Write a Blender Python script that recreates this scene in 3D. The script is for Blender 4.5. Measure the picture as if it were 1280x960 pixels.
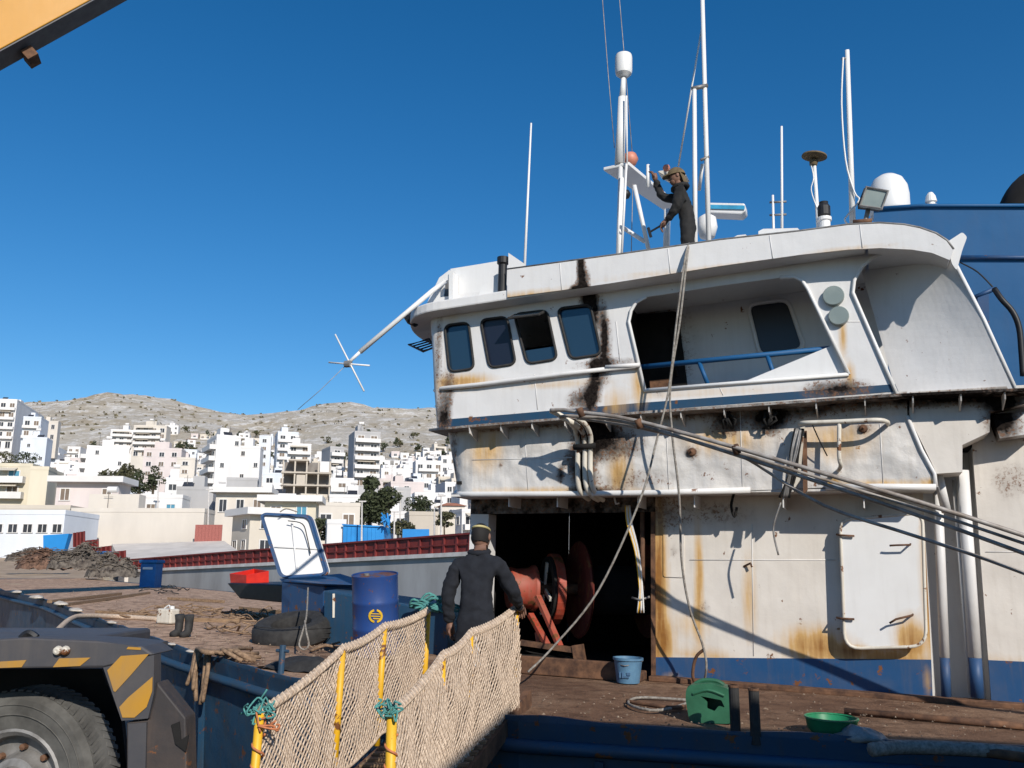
import bpy, bmesh, math, random
from mathutils import Vector, Matrix, noise
from mathutils.geometry import tessellate_polygon
R = math.radians
random.seed(7)
for o in list(bpy.data.objects):
    bpy.data.objects.remove(o)
SC = bpy.context.scene
COL = SC.collection

# ---------------------------------------------------------------- camera
F = 1108.0                       # focal length in pixels of the 1280 x 960 photograph
TH = R(12.0)
CAM = Vector((0, 0, 1.2))
FW = Vector((0, math.cos(TH), math.sin(TH)))
UPV = Vector((0, -math.sin(TH), math.cos(TH)))
RT = Vector((1, 0, 0))
cd = bpy.data.cameras.new('camera')
cam = bpy.data.objects.new('camera', cd)
COL.objects.link(cam)
cam.location = CAM
cam.rotation_euler = (R(90) + TH, 0, 0)
cd.sensor_width = 36
cd.lens = 36 * F / 1280
cd.clip_start = 0.05
cd.clip_end = 8000
SC.camera = cam

# ---------------------------------------------------------------- ship axes (along, outboard, up)
PHI, TAU = R(22), 0.03
SN = Vector((-math.sin(PHI), -math.cos(PHI), 0))
SU = Vector((math.cos(PHI) * math.cos(TAU), -math.sin(PHI) * math.cos(TAU), -math.sin(TAU)))
SV = Vector((math.sin(TAU) * math.cos(PHI), -math.sin(TAU) * math.sin(PHI), math.cos(TAU)))
SUN_DIR = (SU * .60 + SN * .62 + SV * .51).normalized()

# ---------------------------------------------------------------- sky, sun, exposure
SUN_EL = math.asin(SUN_DIR.z)
SUN_AZ = math.atan2(SUN_DIR.x, SUN_DIR.y)
wd = bpy.data.worlds.new('World')
SC.world = wd
wd.use_nodes = True
nt = wd.node_tree
nt.nodes.clear()
sky = nt.nodes.new('ShaderNodeTexSky')
sky.sky_type = 'NISHITA'
sky.sun_disc = False
sky.sun_elevation = SUN_EL
sky.sun_rotation = SUN_AZ
sky.altitude = 0
sky.air_density = 1.0
sky.dust_density = 0.15
sky.ozone_density = 4.0
hsv = nt.nodes.new('ShaderNodeHueSaturation')
hsv.inputs['Saturation'].default_value = 1.31
hsv.inputs['Value'].default_value = 1.0
bg = nt.nodes.new('ShaderNodeBackground')
bg.inputs['Strength'].default_value = 0.115
wo = nt.nodes.new('ShaderNodeOutputWorld')
nt.links.new(sky.outputs[0], hsv.inputs['Color'])
nt.links.new(hsv.outputs[0], bg.inputs['Color'])
nt.links.new(bg.outputs[0], wo.inputs['Surface'])
sl = bpy.data.lights.new('sun', 'SUN')
sl.energy = 5.0
sl.angle = R(0.5)
sl.color = (1.0, 0.94, 0.85)
so = bpy.data.objects.new('sun', sl)
COL.objects.link(so)
so.location = (20, -40, 40)
so.rotation_euler = (-SUN_DIR).to_track_quat('-Z', 'Y').to_euler()
SC.view_settings.view_transform = 'Standard'
SC.view_settings.look = 'None'
SC.view_settings.exposure = 0.0
SC.view_settings.gamma = 1.0
SC.cycles.max_bounces = 6

# ---------------------------------------------------------------- from photograph to place
def ray(px, py):
    return FW + RT * ((px - 640) / F) + UPV * ((480 - py) / F)
def at(px, py, Y):
    """point seen at a pixel, Y metres ahead"""
    r = ray(px, py)
    return CAM + r * (Y / r.y)
def on_z(px, py, z):
    r = ray(px, py)
    return CAM + r * ((z - CAM.z) / r.z)
_r = ray(820, 850)
ORG = CAM + _r * (-CAM.z / _r.z)          # foot of the deckhouse wall
def S(u, w, v):
    return ORG + SU * u + SN * w + SV * v
def W(px, py, w):
    """(u, v) on the ship's plane w metres outboard of the deckhouse wall"""
    r = ray(px, py)
    t = (w - (CAM - ORG).dot(SN)) / r.dot(SN)
    p = CAM + r * t - ORG
    return p.dot(SU), p.dot(SV)
def WP(px, py, w):
    u, v = W(px, py, w)
    return S(u, w, v)
def D(px, py, v=0.0):
    """(u, w) on the ship's plane v metres above its deck"""
    r = ray(px, py)
    t = (v - (CAM - ORG).dot(SV)) / r.dot(SV)
    p = CAM + r * t - ORG
    return p.dot(SU), p.dot(SN)
def DP(px, py, v=0.0):
    u, w = D(px, py, v)
    return S(u, w, v)

# ---------------------------------------------------------------- mesh builder
class MB:
    def __init__(s):
        s.v = []; s.f = []; s.m = []
    def add(s, vs, fs, mi=0):
        b = len(s.v)
        s.v += [tuple(p) for p in vs]
        for f in fs:
            s.f.append([i + b for i in f]); s.m.append(mi)
        return s
    def hexa(s, p, mi=0):
        """8 corners: bottom ring 0-3, top ring 4-7"""
        return s.add(p, [(3,2,1,0),(4,5,6,7),(0,1,5,4),(1,2,6,5),(2,3,7,6),(3,0,4,7)], mi)
    def box(s, a, b, mi=0, T=None):
        x0,y0,z0 = a; x1,y1,z1 = b
        p = [(x0,y0,z0),(x1,y0,z0),(x1,y1,z0),(x0,y1,z0),(x0,y0,z1),(x1,y0,z1),(x1,y1,z1),(x0,y1,z1)]
        if T: p = [T(*q) for q in p]
        return s.hexa(p, mi)
    def obox(s, c, ax, ay, az, hx, hy, hz, mi=0):
        c = Vector(c); p = []
        for sz in (-1, 1):
            for sx, sy in ((-1,-1),(1,-1),(1,1),(-1,1)):
                p.append(c + ax*(hx*sx) + ay*(hy*sy) + az*(hz*sz))
        return s.hexa(p, mi)
    def bar(s, a, b, wd, ht, upv=Vector((0,0,1)), mi=0):
        a = Vector(a); b = Vector(b); d = (b - a)
        L = d.length; d = d / L
        sx = d.cross(upv)
        if sx.length < 1e-4: sx = d.cross(Vector((1,0,0)))
        sx.normalize(); up = sx.cross(d)
        return s.obox((a + b)/2, d, sx, up, L/2, wd/2, ht/2, mi)
    def prism(s, poly, ex, holes=(), mi=0):
        """3D polygon (list of Vectors) with holes, thickened by the vector ex"""
        loops = [list(map(Vector, poly))] + [list(map(Vector, h)) for h in holes]
        flat = [p for l in loops for p in l]
        tris = tessellate_polygon(loops)
        n = len(flat); ex = Vector(ex)
        fs = []
        for t in tris:
            a, b, c = (flat[i] for i in t)
            if (b - a).cross(c - a).dot(ex) > 0: t = (t[0], t[2], t[1])
            fs.append(tuple(t)); fs.append(tuple(i + n for i in (t[0], t[2], t[1])))
        off = 0
        for l in loops:
            k = len(l)
            for i in range(k):
                j = (i + 1) % k
                fs.append((off+i, off+j, off+j+n, off+i+n))
            off += k
        return s.add(flat + [p + ex for p in flat], fs, mi)
    def tube(s, path, r, n=8, mi=0, closed=False, cap=True):
        P = [Vector(p) for p in path]; k = len(P)
        rs = r if isinstance(r, (list, tuple)) else [r]*k
        ref = None; vs = []
        for i in range(k):
            if closed: d = P[(i+1) % k] - P[i-1]
            else: d = P[min(i+1, k-1)] - P[max(i-1, 0)]
            if d.length < 1e-9: d = Vector((0,0,1))
            d.normalize()
            if ref is None:
                ref = d.cross(Vector((0,0,1)))
                if ref.length < .1: ref = d.cross(Vector((1,0,0)))
            ref = ref - d * ref.dot(d)
            if ref.length < 1e-6: ref = d.orthogonal()
            ref.normalize(); b = d.cross(ref)
            for j in range(n):
                a = 2*math.pi*j/n
                vs.append(P[i] + (ref*math.cos(a) + b*math.sin(a))*rs[i])
        fs = []
        for i in range(k if closed else k-1):
            i2 = (i+1) % k
            for j in range(n):
                j2 = (j+1) % n
                fs.append((i*n+j, i*n+j2, i2*n+j2, i2*n+j))
        if cap and not closed:
            fs.append(tuple(range(n))[::-1]); fs.append(tuple((k-1)*n + j for j in range(n)))
        return s.add(vs, fs, mi)
    def lathe(s, prof, c, ax, n=20, mi=0):
        """prof: list of (radius, height) along axis ax from c"""
        c = Vector(c); ax = Vector(ax).normalized(); e = ax.orthogonal().normalized(); g = ax.cross(e)
        vs = []
        for r, h in prof:
            for j in range(n):
                a = 2*math.pi*j/n
                vs.append(c + ax*h + (e*math.cos(a) + g*math.sin(a))*max(r, 1e-4))
        fs = []
        for i in range(len(prof)-1):
            for j in range(n):
                j2 = (j+1) % n
                fs.append((i*n+j, i*n+j2, (i+1)*n+j2, (i+1)*n+j))
        return s.add(vs, fs, mi)
    def grid(s, f, nu, nv, mi=0):
        vs = [f(i/nu, j/nv) for j in range(nv+1) for i in range(nu+1)]
        fs = [(j*(nu+1)+i, j*(nu+1)+i+1, (j+1)*(nu+1)+i+1, (j+1)*(nu+1)+i) for j in range(nv) for i in range(nu)]
        return s.add(vs, fs, mi)
    def build(s, name, mats, parent=None, smooth=False, bevel=0, fix=True):
        me = bpy.data.meshes.new(name)
        me.from_pydata(s.v, [], s.f)
        if not isinstance(mats, (list, tuple)): mats = [mats]
        for m in mats: me.materials.append(m)
        if len(mats) > 1:
            me.polygons.foreach_set('material_index', s.m)
        if fix:
            bm = bmesh.new(); bm.from_mesh(me)
            bmesh.ops.recalc_face_normals(bm, faces=bm.faces)
            bm.to_mesh(me); bm.free()
        if smooth: me.shade_smooth()
        me.update()
        o = bpy.data.objects.new(name, me)
        COL.objects.link(o)
        if bevel:
            b = o.modifiers.new('bevel', 'BEVEL'); b.width = bevel; b.segments = 2; b.limit_method = 'ANGLE'
        if parent: put(o, parent)
        return o

def put(o, parent):
    o.parent = parent
    o.matrix_parent_inverse = parent.matrix_basis.inverted()
def smooth_angle(o, deg=35):
    me = o.data
    me.shade_smooth()
    bm = bmesh.new(); bm.from_mesh(me)
    a = R(deg)
    for e in bm.edges:
        if len(e.link_faces) != 2 or e.calc_face_angle(0) > a: e.smooth = False
    bm.to_mesh(me); bm.free()
def tag(o, label, cat, group=None, kind=None):
    if label: o['label'] = label
    if cat: o['category'] = cat
    if group: o['group'] = group
    if kind: o['kind'] = kind
    return o
def thing(name, label, cat, loc=(0,0,0), group=None, rz=0):
    o = bpy.data.objects.new(name, None)
    COL.objects.link(o)
    o.empty_display_size = .2
    o.location = loc; o.rotation_euler = (0, 0, rz)
    return tag(o, label, cat, group)
def struct(o):
    o['kind'] = 'structure'; return o
def bez(pts, n=8):
    """smooth path through the points (Catmull-Rom)"""
    P = [Vector(p) for p in pts]; out = []
    for i in range(len(P)-1):
        p0 = P[max(i-1,0)]; p1 = P[i]; p2 = P[i+1]; p3 = P[min(i+2,len(P)-1)]
        for k in range(n):
            t = k/n
            out.append(.5*((2*p1)+(p2-p0)*t+(2*p0-5*p1+4*p2-p3)*t*t+(3*p1-p0-3*p2+p3)*t**3))
    out.append(P[-1]); return out
def rounded(pts, r, n=5):
    """round the corners of a 2D polygon; r one radius or one per corner"""
    out = []; k = len(pts)
    rs = r if isinstance(r, (list, tuple)) else [r]*k
    for i in range(k):
        p = Vector(pts[i]); a = Vector(pts[i-1]); b = Vector(pts[(i+1) % k])
        if rs[i] <= 0: out.append(tuple(p)); continue
        da = (a-p); db = (b-p)
        q = min(rs[i], da.length*.48, db.length*.48)
        pa = p + da.normalized()*q; pb = p + db.normalized()*q
        for j in range(n+1):
            t = j/n
            c = pa*(1-t)**2 + p*(2*t*(1-t)) + pb*t*t
            out.append(tuple(c))
    return out

# ---------------------------------------------------------------- materials
def N(nt, typ, **kw):
    n = nt.nodes.new(typ)
    for k, v in kw.items():
        if k in n.inputs: n.inputs[k].default_value = v
        else: setattr(n, k, v)
    return n
def new_mat(name, rough=.6, metal=0.0, spec=.5):
    m = bpy.data.materials.new(name); m.use_nodes = True
    nt = m.node_tree
    b = nt.nodes['Principled BSDF']
    b.inputs['Roughness'].default_value = rough
    b.inputs['Metallic'].default_value = metal
    b.inputs['Specular IOR Level'].default_value = spec
    return m, nt, b
def noise_tex(nt, scale, detail=4, rough=.55, stretch=None, w=0):
    g = N(nt, 'ShaderNodeNewGeometry')
    mp = N(nt, 'ShaderNodeMapping')
    nt.links.new(g.outputs['Position'], mp.inputs['Vector'])
    mp.inputs['Location'].default_value = (w*3.1, w*1.7, w*2.3)
    if stretch: mp.inputs['Scale'].default_value = stretch
    t = N(nt, 'ShaderNodeTexNoise', Scale=scale, Detail=detail, Roughness=rough)
    nt.links.new(mp.outputs[0], t.inputs['Vector'])
    return t.outputs['Fac']
def ramp(nt, src, stops):
    r = N(nt, 'ShaderNodeValToRGB')
    e = r.color_ramp.elements
    while len(e) < len(stops): e.new(.5)
    for el, (p, c) in zip(e, stops):
        el.position = p
        el.color = (c, c, c, 1) if not isinstance(c, tuple) else (*c, 1)
    nt.links.new(src, r.inputs[0])
    return r.outputs[0]
def mixc(nt, fac, a, b, typ='MIX'):
    m = N(nt, 'ShaderNodeMix', data_type='RGBA', blend_type=typ)
    for sock, val in ((m.inputs[0], fac), (m.inputs[6], a), (m.inputs[7], b)):
        if isinstance(val, tuple): sock.default_value = (*val, 1)
        elif isinstance(val, (int, float)): sock.default_value = val
        else: nt.links.new(val, sock)
    return m.outputs[2]
def math_n(nt, op, a, b=None):
    m = N(nt, 'ShaderNodeMath', operation=op)
    for i, val in enumerate((a, b)):
        if val is None: continue
        if isinstance(val, (int, float)): m.inputs[i].default_value = val
        else: nt.links.new(val, m.inputs[i])
    return m.outputs[0]
def bump(nt, b, src, dist=.01, strength=.5):
    n = N(nt, 'ShaderNodeBump'); n.inputs['Strength'].default_value = strength; n.inputs['Distance'].default_value = dist
    nt.links.new(src, n.inputs['Height'])
    nt.links.new(n.outputs[0], b.inputs['Normal'])
RUST = (.17, .062, .014)
def paint(name, col, rough=.45, dirt=.25, chips=.0, dent=.004, dirtcol=(.20,.155,.11), dscale=1.3, spec=.4):
    """weathered paint; reads the mesh attributes rust and soot where a panel carries them"""
    m, nt, b = new_mat(name, rough, 0, spec)
    n1 = noise_tex(nt, 2.3, 6, .62)
    n2 = noise_tex(nt, 14, 5, .6, w=3)
    st = noise_tex(nt, 5, 4, .6, stretch=(3.2, 3.2, .28), w=5)
    c = mixc(nt, math_n(nt, 'MULTIPLY', ramp(nt, n1, [(.42, 0.0), (.75, 1.0)]), dirt), col, dirtcol)
    c = mixc(nt, math_n(nt, 'MULTIPLY', ramp(nt, st, [(.5, 0.0), (.78, 1.0)]), dirt*.9), c, dirtcol)
    c = mixc(nt, math_n(nt, 'MULTIPLY', ramp(nt, n2, [(.3, 1.0), (.5, 0.0)]), dirt*.35), c, tuple(x*.8 for x in col))
    if chips:
        ch = ramp(nt, noise_tex(nt, 6.5, 8, .68, w=8), [(.62 - .12*chips, 0.0), (.645 - .12*chips, 1.0)])
        rc = mixc(nt, n2, (.10, .035, .012), (.21, .085, .03))
        c = mixc(nt, ch, c, rc)
    ar = N(nt, 'ShaderNodeAttribute', attribute_name='rust').outputs['Fac']
    rs = math_n(nt, 'MULTIPLY', ar, math_n(nt, 'ADD', math_n(nt, 'MULTIPLY', st, 1.5), .15))
    c = mixc(nt, ramp(nt, rs, [(.06, 0.0), (.5, .9)]), c, mixc(nt, n2, (.62, .40, .13), (.46, .24, .06)))
    c = mixc(nt, ramp(nt, rs, [(.42, 0.0), (.95, 1.0)]), c, mixc(nt, n2, (.36, .17, .035), RUST))
    asx = N(nt, 'ShaderNodeAttribute', attribute_name='soot').outputs['Fac']
    sm = math_n(nt, 'ADD', asx, math_n(nt, 'MULTIPLY', math_n(nt, 'SUBTRACT', noise_tex(nt, 7, 6, .65, w=11), .5), math_n(nt, 'MULTIPLY', asx, 1.5)))
    c = mixc(nt, ramp(nt, sm, [(.12, 0.0), (.48, .6)]), c, (.13, .10, .08))
    fl = noise_tex(nt, 30, 6, .7, w=21)
    rim = math_n(nt, 'MULTIPLY', ramp(nt, sm, [(.16, 0.0), (.30, 1.0), (.55, 1.0), (.72, 0.0)]), ramp(nt, fl, [(.52, 0.0), (.57, 1.0)]))
    sm = ramp(nt, sm, [(.28, 0.0), (.72, 1.0)])
    c = mixc(nt, sm, c, mixc(nt, ramp(nt, fl, [(.35, 0.0), (.7, 1.0)]), (.006, .005, .005), (.030, .024, .021)))
    c = mixc(nt, math_n(nt, 'MULTIPLY', rim, .85), c, (.17, .085, .045))
    nt.links.new(c, b.inputs['Base Color'])
    rr = math_n(nt, 'ADD', math_n(nt, 'MULTIPLY', n1, .3), rough - .12)
    rr = math_n(nt, 'MAXIMUM', rr, math_n(nt, 'MULTIPLY', sm, .92))
    nt.links.new(rr, b.inputs['Roughness'])
    nt.links.new(math_n(nt, 'MULTIPLY', math_n(nt, 'SUBTRACT', 1.0, sm), spec), b.inputs['Specular IOR Level'])
    h = math_n(nt, 'ADD', noise_tex(nt, dscale, 2, .5, w=2), math_n(nt, 'MULTIPLY', n2, .06))
    h = math_n(nt, 'ADD', h, math_n(nt, 'MULTIPLY', math_n(nt, 'MULTIPLY', fl, sm), .25))
    bump(nt, b, h, dent*12, .55)
    return m
def plain(name, c0, c1=None, rough=.6, scale=6, metal=0, spec=.4, bmp=0.0, stretch=None, lo=.35, hi=.65):
    m, nt, b = new_mat(name, rough, metal, spec)
    n = noise_tex(nt, scale, 6, .6, stretch=stretch)
    c1 = c1 or tuple(x*.7 for x in c0)
    nt.links.new(ramp(nt, n, [(lo, c1), (hi, c0)]), b.inputs['Base Color'])
    if bmp: bump(nt, b, n, bmp, .6)
    return m
M = {}
M['white_low'] = paint('cream_white_ship_paint', (.65, .605, .55), .45, .17, -.22, .006)
M['white'] = paint('white_ship_paint', (.655, .645, .635), .42, .09, -.3, .005)
M['white_clean'] = paint('white_paint_clean', (.70, .695, .685), .4, .08, 0, .001)
M['white_dented'] = paint('white_paint_dented_plate', (.585, .565, .54), .45, .26, -.25, .020, dscale=2.0)
M['cream_pipe'] = paint('cream_pipe_paint', (.62, .58, .50), .5, .4, .25, .001)
M['blue'] = paint('blue_ship_paint', (.010, .060, .165), .5, .30, .12, .002, dirtcol=(.12,.10,.085))
M['blue_strip'] = paint('dark_blue_strip_paint', (.010, .050, .105), .55, .25, .05, .002, dirtcol=(.05,.045,.045))
M['blue_clean'] = paint('blue_funnel_paint', (.003, .080, .215), .55, .14, 0, .003, dirtcol=(.05,.07,.12))
M['navy_hull'] = paint('navy_hull_paint', (.016, .058, .115), .55, .5, .12, .006, dirtcol=(.055,.06,.06))
M['black_paint'] = plain('black_paint', (.018,.018,.02), (.008,.008,.009), .5)
M['rubber'] = plain('rubber', (.035,.034,.033), (.018,.017,.017), .8, 12, bmp=.004)
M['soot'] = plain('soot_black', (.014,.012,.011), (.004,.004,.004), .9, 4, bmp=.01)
M['steel'] = plain('grey_steel', (.28,.27,.26), (.15,.14,.13), .5, 9, .3)
M['pipe_grey'] = plain('galvanised_pipe', (.40,.37,.34), (.20,.16,.13), .5, 7, .2)
M['rust_steel'] = plain('rusty_steel', (.17,.085,.045), (.055,.028,.018), .85, 8, bmp=.01)
M['red_paint'] = paint('red_winch_paint', (.34, .042, .020), .55, .5, .45, .002)
M['red_burnt'] = paint('burnt_red_paint', (.13, .020, .013), .7, .5, .6, .003, dirtcol=(.03,.02,.018))
M['yellow_paint'] = paint('yellow_pole_paint', (.72, .40, .015), .45, .2, .2, .001)
M['orange_boom'] = paint('yellow_crane_paint', (.50, .235, .022), .4, .12, 0, .001, dirtcol=(.30,.17,.04))
M['grey_beam'] = plain('grey_boom_underside', (.12,.12,.13), None, .6)
M['rope'] = plain('rope_fibre', (.60,.48,.37), (.36,.27,.20), .95, 40, bmp=.003)
M['rope_grey'] = plain('grey_rope', (.30,.28,.25), (.15,.13,.11), .95, 30, bmp=.003)
M['rope_brown'] = plain('brown_old_rope', (.30,.20,.125), (.15,.095,.06), .95, 25, bmp=.003)
M['rope_teal'] = plain('teal_twine', (.09,.30,.27), (.05,.17,.17), .9, 30)
M['rope_orange'] = plain('orange_twine', (.55,.20,.09), (.35,.12,.05), .9, 30)
M['green_plastic'] = plain('green_plastic', (.035,.14,.075), (.02,.085,.045), .45, 5)
M['bright_green'] = plain('bright_green_plastic', (.02,.23,.10), (.015,.14,.06), .4, 4)
M['bucket_blue'] = plain('pale_blue_plastic', (.10,.21,.32), (.06,.13,.22), .45, 5)
M['red_plastic'] = plain('red_plastic', (.65,.03,.015), (.5,.02,.012), .4, 3)
M['yellow_print'] = plain('yellow_print', (.68,.42,.02), None, .5)
M['drum_blue'] = paint('blue_drum_paint', (.018, .055, .20), .4, .22, .05, .002, dirtcol=(.06,.05,.06))
M['wood'] = plain('old_timber', (.30,.20,.12), (.15,.09,.05), .85, 6, stretch=(1,6,6), bmp=.004)
M['concrete'] = plain('concrete', (.36,.345,.32), (.25,.24,.22), .9, 1.2, bmp=.01)
M['grey_hull'] = plain('grey_barge_hull', (.36,.36,.36), (.26,.255,.25), .7, .35, stretch=(1,1,.3))
M['red_bulwark'] = plain('red_bulwark_paint', (.20,.030,.026), (.12,.018,.018), .6, 1.2)
M['asphalt'] = plain('quay_asphalt', (.075,.072,.07), (.045,.043,.042), .95, 6, bmp=.01)
M['cloth_navy'] = plain('navy_coverall_cloth', (.013,.015,.021), (.007,.008,.012), .92, 14, bmp=.006)
M['cloth_black'] = plain('black_jacket_cloth', (.018,.017,.017), (.009,.009,.009), .85, 12, bmp=.006)
M['skin'] = plain('skin', (.20,.105,.07), (.15,.075,.05), .6, 8)
M['cap'] = plain('khaki_cap_cloth', (.16,.115,.06), (.09,.065,.035), .9, 16, bmp=.004)
M['hair'] = plain('dark_hair', (.012,.010,.009), None, .8)
M['safety_yellow'] = plain('pale_yellow_cap', (.50,.43,.20), (.34,.28,.13), .7)
M['lamp_grey'] = plain('lamp_grey_glass', (.26,.30,.28), (.20,.24,.23), .25, 3)
M['radar_blue'] = plain('radar_cyan', (.05,.33,.55), None, .4)
M['orange_light'] = plain('salmon_lamp', (.55,.22,.15), (.4,.15,.1), .5)
m, nt_, b_ = new_mat('window_glass', .06, 0, .9)
b_.inputs['Base Color'].default_value = (.015, .035, .06, 1); M['glass'] = m
n_ = noise_tex(nt_, 5, 3); bump(nt_, b_, n_, .003, .15)
m, nt_, b_ = new_mat('dark_window_glass', .35, 0, .5)
b_.inputs['Base Color'].default_value = (.010, .014, .028, 1); M['glass_dark'] = m
m, nt_, b_ = new_mat('harbour_water', .08, 0, .5)
b_.inputs['Base Color'].default_value = (.012, .03, .035, 1); M['water'] = m
bump(nt_, b_, noise_tex(nt_, 1.4, 5), .05, .6)
# rust-brown deck with grit, worn pale tracks and dark oily patches
m, nt_, b_ = new_mat('rusty_deck', .9, 0, .25); M['deck'] = m
d1 = noise_tex(nt_, .55, 7, .62); d2 = noise_tex(nt_, 5, 8, .7, w=4); d3 = noise_tex(nt_, 45, 4, .6, w=6)
c_ = ramp(nt_, d1, [(.30, (.085,.042,.026)), (.48, (.165,.092,.056)), (.66, (.26,.165,.105))])
c_ = mixc(nt_, ramp(nt_, d2, [(.38, .75), (.52, 0.0)]), c_, (.075,.038,.022))
c_ = mixc(nt_, ramp(nt_, d2, [(.60, 0.0), (.74, .7)]), c_, (.36,.27,.18))
c_ = mixc(nt_, ramp(nt_, d3, [(.35, .55), (.5, 0.0)]), c_, (.06,.033,.02))
gp_ = N(nt_, 'ShaderNodeNewGeometry'); sx_ = N(nt_, 'ShaderNodeSeparateXYZ'); nt_.links.new(gp_.outputs['Position'], sx_.inputs[0])
fwd_ = math_n(nt_, 'ADD', math_n(nt_, 'MULTIPLY', sx_.outputs[0], -.10), math_n(nt_, 'MULTIPLY', d1, .5))
fwd_ = ramp(nt_, fwd_, [(.30, 0.0), (.70, .85)])
c_ = mixc(nt_, math_n(nt_, 'MULTIPLY', fwd_, ramp(nt_, d2, [(.40, .25), (.56, 1.0)])), c_, (.54,.36,.245))
nt_.links.new(c_, b_.inputs['Base Color'])
bump(nt_, b_, math_n(nt_, 'ADD', d2, math_n(nt_, 'MULTIPLY', d3, .4)), .03, .7)
# ================================================================= land, water, quay
def lerp_tab(tab, x):
    if x <= tab[0][0]: return tab[0][1]
    for (a, ya), (b, yb) in zip(tab, tab[1:]):
        if x <= b:
            t = (x - a)/(b - a)
            return ya + (yb - ya)*t
    return tab[-1][1]
def sstep(a, b, x):
    t = min(1, max(0, (x-a)/(b-a))); return t*t*(3-2*t)
SLOPE = [(Y, at(300, y, Y).z) for Y, y in ((40,716),(70,714),(110,708),(150,692),(200,668),(300,630),(450,588),(600,560),(760,537))]
RIDGE = [(-900,505),(-500,488),(-200,500),(0,498),(40,493),(90,491),(130,489),(160,490),(200,497),(250,508),(310,516),(350,512),(400,505),(440,503),(500,507),(560,506),(700,500),(900,520),(1200,540),(1600,560),(2400,600)]
def terrain(X, Y):
    px = 640 + F * X / (Y * .985)
    zs = lerp_tab(SLOPE, Y)
    zr = at(300, lerp_tab(RIDGE, px) + 4.5, 1000).z
    if Y > 600:
        t = (Y - 600)/400
        z6 = lerp_tab(SLOPE, 600)
        if t <= 1: z = z6 + (zr - z6)*(t**.9)
        else: z = zr*(1 - .25*min(1, (Y-1000)/500))
    else: z = zs
    k = sstep(240, 800, Y)
    z += k * 7 * noise.fractal(Vector((X*.012, Y*.012, 1.3)), 1.0, 2.1, 5)
    z += sstep(700, 1000, Y) * 3.5 * noise.fractal(Vector((X*.03, Y*.03, 4.3)), .8, 2.1, 4)
    shore = lerp_tab([(-300, 84), (40, 92), (100, 98), (190, 104), (600, 112), (1500, 118)], px)
    return -7 + (z + 7) * sstep(shore - 3, shore, Y)
az = [-1.9 + 3.4*i/230 for i in range(231)]
Ys = [18, 22, 26, 28, 30, 33, 36, 40, 45, 52, 60, 70, 80, 90, 96, 100, 104, 108, 112, 118] + [126 + 9*i for i in range(20)] + [310 + 12*i for i in range(62)] + [1060, 1120, 1200, 1350, 1600, 2200]
mb = MB()
mb.grid(lambda a, b: (lambda Y, A: (A*Y, Y, terrain(A*Y, Y)))(Ys[min(len(Ys)-1, int(round(b*(len(Ys)-1))))], az[min(230, int(round(a*230)))]), 230, len(Ys)-1)
m, nt_, b_ = new_mat('hillside_ground', .95, 0, .2)
g1 = noise_tex(nt_, .013, 8, .65); g2 = noise_tex(nt_, .085, 10, .78, stretch=(1, .45, 2.0), w=3); g3 = noise_tex(nt_, .30, 8, .75, w=5)
c_ = ramp(nt_, g1, [(.33, (.40,.32,.22)), (.5, (.50,.435,.345)), (.68, (.57,.53,.475))])
c_ = mixc(nt_, ramp(nt_, g2, [(.515, 0.0), (.57, .9)]), c_, (.74,.70,.65))
c_ = mixc(nt_, ramp(nt_, g3, [(.58, 0.0), (.66, .6)]), c_, (.20,.175,.12))
c_ = mixc(nt_, ramp(nt_, g2, [(.34, .6), (.44, 0.0)]), c_, (.22,.19,.13))
nt_.links.new(c_, b_.inputs['Base Color'])
bump(nt_, b_, g2, 6, .8)
hill = struct(mb.build('hillside', m, smooth=True))
water = struct(MB().box((-260, -60, -2.6), (300, 125, -2.2)).build('water', M['water']))
# sandy yard at the harbour's corner, far left
mb = MB()
def yard_pt(a, b):
    px = -420 + 575*a; Y = 29 + 78*b
    q = at(px, 700, Y); z = at(30, 737 - 40*b**.8, Y).z + .18*noise.noise(Vector((q.x*.3, q.y*.3, 0)))
    if a > .97 or b < .02: z -= 4
    return (q.x, q.y, z)
mb.grid(yard_pt, 36, 40)
yard = struct(mb.build('sandy_yard', plain('sandy_ground', (.42,.31,.21), (.30,.21,.135), .95, .5, bmp=.05), smooth=True))
# quay on which the camera, the crane and the foot of the gangway stand
mb = MB()
QZ = -.50
qe = [(-60, 18.0), (-9.0, 10.6), (-4.2, 8.1), (-2.6, 7.45), (0.2, 6.35), (3, 5.5), (40, -9)]
poly = [Vector((x, y, QZ)) for x, y in qe] + [Vector((40, -60, QZ)), Vector((-60, -60, QZ))]
mb.prism(poly, (0, 0, -2.5))
struct(mb.build('quay', M['asphalt'], bevel=.03))

# ================================================================= grey barge with red ribbed bulwark
pR, pL = at(640, 660, 58), at(150, 702, 104)
def fence_pt(t, py_top=True, off=0.0):
    """t 0 at the left (far) end, 1 at the right (near) end"""
    p = pL.lerp(pR, t)
    return p
barge = thing('moored_barge', 'grey steel barge with a dark red ribbed bulwark moored behind the ship', 'barge', (pL + pR)/2)
top0, top1 = at(150, 700.5, 104), at(640, 663, 58)
bot0, bot1 = at(150, 713.5, 104), at(640, 688, 58)
dirf = Vector((top1.x - top0.x, top1.y - top0.y, 0)).normalized()
nrm = Vector((dirf.y, -dirf.x, 0))
if nrm.y > 0: nrm = -nrm
MB().hexa([bot0 + Vector((0,0,-5)), bot1 + Vector((0,0,-6)), bot1 + Vector((0,0,-6)) - nrm*9, bot0 + Vector((0,0,-5)) - nrm*9,
           bot0, bot1, bot1 - nrm*9, bot0 - nrm*9]).build('hull', M['grey_hull'], barge)
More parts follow.
